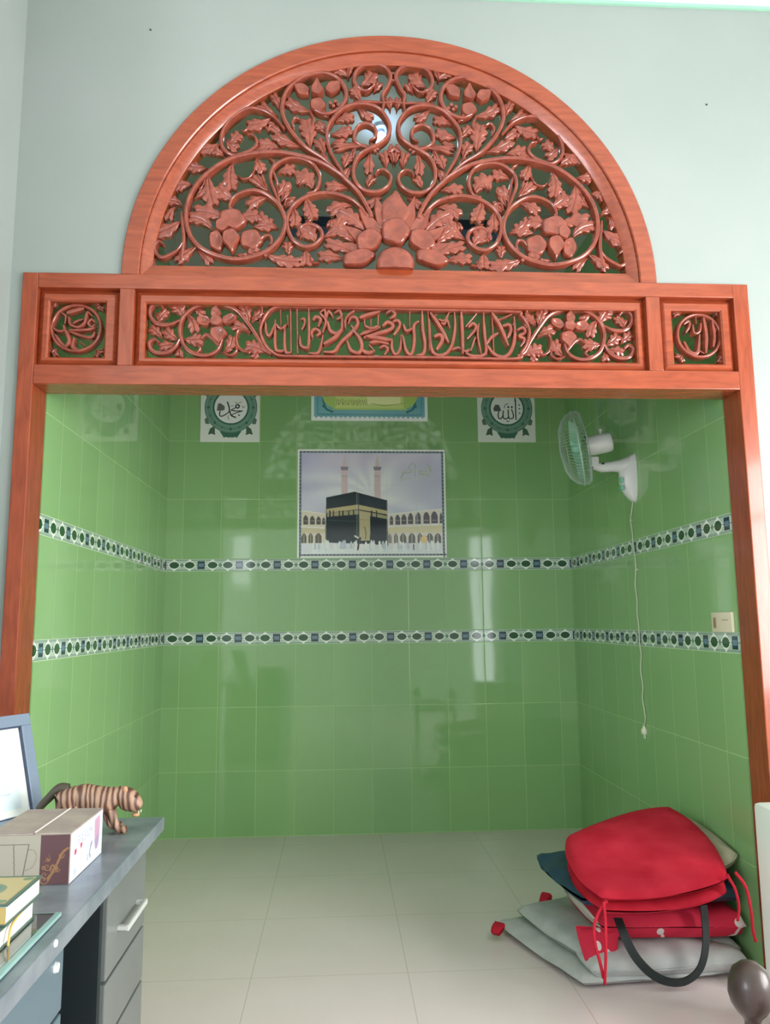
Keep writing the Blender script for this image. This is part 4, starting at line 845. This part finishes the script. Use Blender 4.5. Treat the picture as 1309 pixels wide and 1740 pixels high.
sm = tb.modifiers.new('skin', 'SKIN'); sm.branch_smoothing = .6; sm.use_smooth_shade = True
for i, r in enumerate(R_): me.skin_vertices[0].data[i].radius = r
me.skin_vertices[0].data[0].use_root = True
tb.modifiers.new('sub', 'SUBSURF').levels = 2; tb.modifiers['sub'].render_levels = 2
me.materials.append(tiger_mat())
tl = cr2([tuple(tp(116, 1342)), tuple(tp(104, 1340)), tuple(tp(94, 1346)), tuple(tp(84, 1356)), tuple(tp(74, 1366)), tuple(tp(66, 1376))], 5)
MB().tube([Vector(q) for q in tl], [.015-.005*i/len(tl) for i in range(len(tl))], 10).build('tail', mat('dark_tail_hide', rgb(66, 60, 46), .6), tg, smooth=True)
for dy in (-.017, .017): MB().ellipsoid(tp(213, 1343, dy), (.007, .005, .010), 12, 8).build('ear', TC, tg, smooth=True)
MB().ellipsoid(tp(231, 1385), (.011, .012, .006), 12, 8).build('lower_jaw', TC, tg, smooth=True)
for dx, dz in ((236, 1379), (240, 1377)):
    for dy in (-.007, .007): MB().tube([tp(dx, dz, dy), tp(dx-1, dz+5, dy)], [.0022, .0006], 6).build('tooth', mat('ivory_tooth', rgb(235, 226, 205), .4), tg)
for dy in (-.018,): MB().ellipsoid(tp(231, 1354, dy), (.003, .003, .003), 8, 6).build('eye', mat('dark_eye', rgb(30, 22, 18), .2), tg, smooth=True)
# ---- picture frame leaning back
fT = np.array((.503, .864, 0)); fS = np.array((-.2515, .1465, .9567)); fS /= np.linalg.norm(fS)
fB = at(78, 1398, 2, .767)
# slide the foot along its ray so that the top corner falls where the photo shows it
fN = np.cross(fT, fS); FH = .36
best = min((abs(h_-.0), h_) for h_ in (0,)); Lh = FH
cand = []
for L_ in np.linspace(.25, .5, 101):
    tpnt = fB+fS*L_; d = tpnt-CAM; cand.append((abs((IH/2-FPX*(d@UP)/(d@_f))-1212), L_))
FH = min(cand)[1]; FWd = .30
pfm = empty('picture_frame', tuple(fB), 'grey-blue picture frame with a pale mount leaning back at the far left of the desk', 'picture frame')
Mf = Matrix(((fT[0], fS[0], fN[0], fB[0]), (fT[1], fS[1], fN[1], fB[1]), (fT[2], fS[2], fN[2], fB[2]), (0, 0, 0, 1)))
FRM = mat('grey_blue_frame', rgb(112, 128, 146), .35); tk = .02; bwd = .034
m = MB()
for a_ in ((-FWd, 0, 0, bwd), (-FWd, 0, FH-bwd, FH), (-FWd, -FWd+bwd, bwd, FH-bwd), (-bwd, 0, bwd, FH-bwd)): m.box(a_[0], a_[1], a_[2], a_[3], -tk, 0, .002, Mf)
m.build('frame', FRM, pfm, recalc=False)
m = MB()
for a_ in ((-FWd+bwd, -bwd, bwd, bwd+.004), (-FWd+bwd, -bwd, FH-bwd-.004, FH-bwd), (-bwd-.004, -bwd, bwd, FH-bwd), (-FWd+bwd, -FWd+bwd+.004, bwd, FH-bwd)): m.box(a_[0], a_[1], a_[2], a_[3], -.012, -.003, 0, Mf)
m.build('inner_lip', mat('navy_lip', rgb(44, 58, 84), .4), pfm, recalc=False)
c = Canvas(0, 0, 232, 300, 60, 80, (222, 226, 222)); c.rect(30, 30, 202, 270, (206, 220, 226)); c.rect(60, 80, 172, 200, (190, 208, 220)); c.rect(60, 215, 172, 222, (186, 196, 202))
def lp(x, y, z): v = Mf @ Vector((x, y, z)); return np.array(v)
o_ = lp(-FWd+bwd, FH-bwd, -.010); c.mesh('mounted_picture', PRINTP, o_, lp(-bwd, FH-bwd, -.010)-o_, lp(-FWd+bwd, bwd, -.010)-o_, parent=pfm)
MB().tube([Vector(lp(-.15, FH*.6, -tk)), Vector((lp(-.15, FH*.6, -tk)[0]-.10, lp(-.15, FH*.6, -tk)[1]+.06, .770))], .006, 6).build('easel_leg', FRM, pfm)
# ================================================================== BEDDING PILE (right, on the alcove floor)
def slab(pts, thick, n=26, round_=.5, puff=2.4, rough=.0, seed=0, freq=6.0, droop=None):
    """soft slab: pts = 4 corner points (around) of its middle surface, rounded outline, padded edges"""
    A_, B_, C_, D_ = [np.array(p, float) for p in pts]; vs = []; top = []; bot = []
    nrm = np.cross(B_-A_, D_-A_); nrm /= np.linalg.norm(nrm)
    if nrm[2] < 0: nrm = -nrm
    for s in (1, -1):
        for i in range(n+1):
            for j in range(n+1):
                u = -1+2*i/n; v = -1+2*j/n
                u = math.copysign(abs(u)**.8, u); v = math.copysign(abs(v)**.8, v)
                uu = u*math.sqrt(1-round_*v*v/2); vv = v*math.sqrt(1-round_*u*u/2); k = 1/math.sqrt(1-round_/2) if False else 1
                a, b = (uu+1)/2, (vv+1)/2
                p = A_*(1-a)*(1-b)+B_*a*(1-b)+C_*a*b+D_*(1-a)*b
                e = max(abs(u), abs(v)); t = thick/2*(1-e**(puff*3))**.5 if e < 1 else 0
                nz = noise.noise(Vector((p[0]*freq+seed, p[1]*freq, p[2]*freq+s)))*rough
                q = p+nrm*(s*t+nz*(1 if s > 0 else .3)); 
                if droop: q = droop(q)
                vs.append(q)
    N = n+1; fs = []
    for i in range(n):
        for j in range(n):
            q = (i*N+j, (i+1)*N+j, (i+1)*N+j+1, i*N+j+1); fs += [q, tuple(x+N*N for x in q)[::-1]]
    return vs, fs
def soft(pts, thick, **k): return MB().add(*slab(pts, thick, **k))
GREY = vary(mat('grey_felt', rgb(190, 194, 192), .95, spec=.1), rgb(172, 176, 175), rgb(192, 194, 192), (1, 1, 1), 12, 4, b=.3, bd=.004)
RED = vary(mat('red_fleece', rgb(188, 36, 56), .9, spec=.15), rgb(176, 27, 46), rgb(200, 46, 64), (1, 1, 1), 8, 4, b=.35, bd=.003)
NAVY = vary(mat('navy_nylon', rgb(28, 56, 78), .45), rgb(22, 44, 64), rgb(38, 72, 96), (1, 1, 1), 9, 3, b=.4, bd=.01)
BLACK = mat('black_webbing', rgb(28, 40, 40), .6); BEIGE = vary(mat('beige_cotton', rgb(150, 146, 120), .9), rgb(140, 136, 112), rgb(162, 158, 132), (1, 1, 1), 8, 3, b=.4, bd=.008)
REDP = mat('red_printed_cotton', rgb(204, 28, 62), .75)
bk_ = empty('folded_blanket', (2.3, 3.4, 0), 'folded thick grey blanket with red corner ties lying on the cream floor under the pile', 'blanket')
m = soft([(1.81, 3.62, .026), (2.02, 3.005, .026), (2.70, 3.06, .026), (2.70, 3.95, .026)], .052, round_=.12, rough=.006, seed=1)
m.add(*slab([(1.90, 3.62, .072), (2.045, 3.10, .085), (2.70, 3.10, .085), (2.69, 3.90, .075)], .075, round_=.2, rough=.012, seed=3))
m.add(*slab([(2.045, 3.30, .08), (2.045, 3.01, .062), (2.69, 3.04, .062), (2.69, 3.30, .075)], .115, round_=.25, rough=.014, seed=5, puff=1.0))
m.build('blanket', GREY, bk_, smooth=True, auto=70)
for (u, v, x_, y_) in ((845, 1572, 0, 0), (926, 1523, 0, 0)):
    p = at(u, v, 2, .06); MB().add(*slab([p+(-.035, -.02, -.02), p+(.0, -.05, -.02), p+(.04, .0, .0), p+(.0, .05, .0)], .03, n=10, round_=.4, rough=.01, seed=u, freq=20)).build('corner_tie', RED, bk_, smooth=True)
def red_print():
    nt = REDP.node_tree; g = nt.nodes.new('ShaderNodeNewGeometry'); sp = nt.nodes.new('ShaderNodeSeparateXYZ'); nt.links.new(g.outputs['Position'], sp.inputs[0])
    x, z = X(nt, sp.outputs[0]), X(nt, sp.outputs[2]); tot = None
    for u, v, ru, rv, sl in ((1126, 1586, 6, 6, 0), (1134, 1600, 3, 12, .5), (1156, 1614, 22, 9, 0), (1252, 1598, 6, 6, 0), (1258, 1585, 3, 12, -.5), (1268, 1570, 16, 9, 0), (1023, 1582, 5, 10, .3), (1037, 1626, 6, 10, .3), (1021, 1612, 5, 6, 0), (1060, 1586, 3, 5, 0)):
        p = at(u, v, 1, 3.06); a = ru*3.06/FPX; b = rv*3.06/FPX; dz = z-float(p[2]); dx = x-float(p[0])+dz*sl
        m_ = ((dx*(1/a)).sq()+(dz*(1/b)).sq()).lt(1.0); tot = m_ if tot is None else tot.op('MAXIMUM', m_)
    setc(REDP, mixc(nt, tot, rgb(200, 26, 60), rgb(214, 204, 200)))
red_print()
rp = soft([(2.10, 3.60, .190), (2.12, 3.08, .186), (2.70, 3.055, .183), (2.70, 3.62, .190)], .12, round_=.2, rough=.008, seed=9).build('printed_cushion', REDP, None, smooth=True)
tag(rp, 'red cotton cushion printed with white shapes between the grey blanket and the navy bag', 'cushion')
MB().add(*slab([(2.045, 3.16, .175), (2.06, 3.065, .055), (2.17, 3.055, .07), (2.20, 3.10, .17)], .02, n=14, round_=.2, rough=.01, seed=4, freq=14)).build('loose_cover_corner', REDP, rp, smooth=True)
nb = empty('soft_bag', (2.35, 3.3, .23), 'dark navy nylon bag with a black webbing strap squashed under the red seat pads', 'bag')
soft([(1.98, 3.60, .30), (2.04, 3.08, .283), (2.70, 3.05, .288), (2.70, 3.62, .305)], .068, round_=.3, rough=.020, seed=12, freq=9, puff=2.2).build('bag_body', NAVY, nb, smooth=True)
def ribbon(px, y, wd, mat_, name, par, th=.002, k=5):
    q = cr2([tuple(at(u, v, 1, yy if isinstance(y, list) else y)) for (u, v), yy in zip(px, y if isinstance(y, list) else [y]*len(px))], k); vs = []; N = len(q)
    for i, p in enumerate(q):
        t = q[min(i+1, N-1)]-q[max(i-1, 0)]; t /= np.linalg.norm(t)+1e-9; s = np.cross(t, (0, 1, 0)); s = s/(np.linalg.norm(s)+1e-9)*.75+np.array((0, .66, 0))*.35; s /= np.linalg.norm(s)
        nn = np.cross(t, s)*th
        vs += [p+s*wd+nn, p-s*wd+nn, p-s*wd-nn, p+s*wd-nn]
    fs = [(i*4+j, i*4+(j+1) % 4, i*4+4+(j+1) % 4, i*4+4+j) for i in range(N-1) for j in range(4)]+[(0, 1, 2, 3), (N*4-4, N*4-3, N*4-2, N*4-1)]
    return MB().add(vs, fs).build(name, mat_, par, smooth=True, auto=40)
ribbon([(1196,1538),(1199,1570),(1200,1600),(1196,1630),(1185,1653),(1163,1668),(1135,1668),(1108,1655),(1085,1632),(1070,1608),(1058,1580),(1050,1560)], [3.04, 3.03, 3.0, 2.98, 2.975, 2.97, 2.97, 2.975, 2.98, 2.995, 3.02, 3.06], .016, BLACK, 'shoulder_strap', nb)
# red seat pads with ties
A_, B_, C_, D_ = at(955, 1424, 2, .425), at(1016, 1530, 2, .365), at(1250, 1498, 2, .39), at(1142, 1366, 2, .52)
# pull the near edge back so the pads sit over the pile
def padpts(dz, gx=0.0):
    return [A_+(0, 0, dz), B_+(0, 0, dz), C_+(0, 0, dz), D_+(0, 0, dz)]
def grow(pts, k):
    c_ = sum(pts)/4; return [c_+(p-c_)*k for p in pts]
for dz, lb, k in ((-.050, 'lower red fleece seat pad of the pile with its ties hanging down', 1.095), (.000, 'upper red fleece seat pad, topmost on the pile beside the right jamb', 1.12)):
    pd = empty('seat_pad', tuple(sum(padpts(dz))/4), lb, 'seat pad')
    soft(grow(padpts(dz), k), .054, round_=.62, rough=.010, seed=int(-dz*1000), freq=4, puff=1.6).build('padding', RED, pd, smooth=True)
    gp = grow(padpts(dz), k*.97); e_ = []
    if dz < -.03:
        yb_ = B_[1]-.01; yc_ = C_[1]-.01
        for L, y in (([(1032,1530),(1018,1550),(1010,1575),(1012,1605),(1020,1635),(1026,1662)], yb_), ([(1026,1532),(1029,1560),(1030,1590),(1030,1620),(1029,1650),(1028,1673)], yb_-.01), ([(1236,1486),(1250,1512),(1256,1540),(1254,1565)], yc_), ([(1250,1482),(1268,1508),(1277,1550),(1280,1580),(1285,1600)], yc_)):
            MB().tube([Vector(p) for p in cr2([tuple(at(u, v, 1, y)) for u, v in L], 5)], .0055, 8).build('tie', RED, pd, smooth=True)
bp_ = soft([(2.58, 3.60, .34), (2.60, 3.14, .35), (2.705, 3.10, .43), (2.705, 3.56, .47)], .10, round_=.5, rough=.02, seed=21, puff=1.0).build('small_pillow', BEIGE, None, smooth=True)
tag(bp_, 'beige cotton pillow wedged between the red seat pads and the right tiled wall', 'pillow')
# ================================================================== RIGHT FOREGROUND
DW = vary(mat('dark_turned_wood', rgb(52, 40, 36), .42, coat=.15), rgb(44, 34, 32), rgb(62, 46, 40), (4, 4, 1), 5, 3)
cyy = 1.7; fc2 = Vector(at(1276, 1684, 1, cyy))
chair = empty('wooden_chair', (fc2.x+.2, cyy+.2, 0), 'dark turned wooden chair, only a rounded post finial shows at the bottom right corner', 'chair')
tilt = Vector((.12, 0, -1)).normalized()
def turned(c0, nm):
    top = c0; prof_ = [(0, .058), (.018, .055), (.034, .042), (.043, .018), (.045, -.004), (.040, -.024), (.030, -.040), (.020, -.050), (.016, -.058), (.016, -.072), (.022, -.080), (.024, -.10), (.020, -.14), (.020, -c0.z+.001)]
    return MB().lathe(prof_, c0, (0, 0, 1), 28).build(nm, DW, chair, smooth=True)
turned(fc2, 'back_post'); turned(fc2+Vector((.40, .06, 0)), 'back_post')
MB().box(fc2.x, fc2.x+.4, cyy+.0, cyy+.03, .46, .49, .004).build('back_rail', DW, chair, recalc=False)
MB().box(fc2.x-.0, fc2.x+.42, cyy-.44, cyy-.02, .36, .40, .008).build('seat', DW, chair)
for x in (.03, .38): MB().tube([(fc2.x+x, cyy-.40, .36), (fc2.x+x, cyy-.40, 0)], [.018, .014], 14).build('leg', DW, chair, smooth=True)
# white cabinet at the frame edge
wp = at(1298, 1370, 1, 2.55); wb2 = at(1304, 1600, 1, 2.55)
wc = MB().box(wp[0], wp[0]+.42, 2.35, 2.62, 0, wp[2], .018).build('plastic_cabinet', mat('white_gloss_plastic', rgb(224, 230, 222), .3), None, smooth=True, auto=35)
tag(wc, 'white plastic cabinet with rounded corners cut off by the right photo edge', 'cabinet')
p = at(1307, 1403, 1, 2.35); MB().lathe([(0, -.003), (.006, -.003), (.006, 0)], (max(p[0], wp[0]+.022), 2.35, p[2]), (0, 1, 0), 12).build('dark_button', PLD, wc)
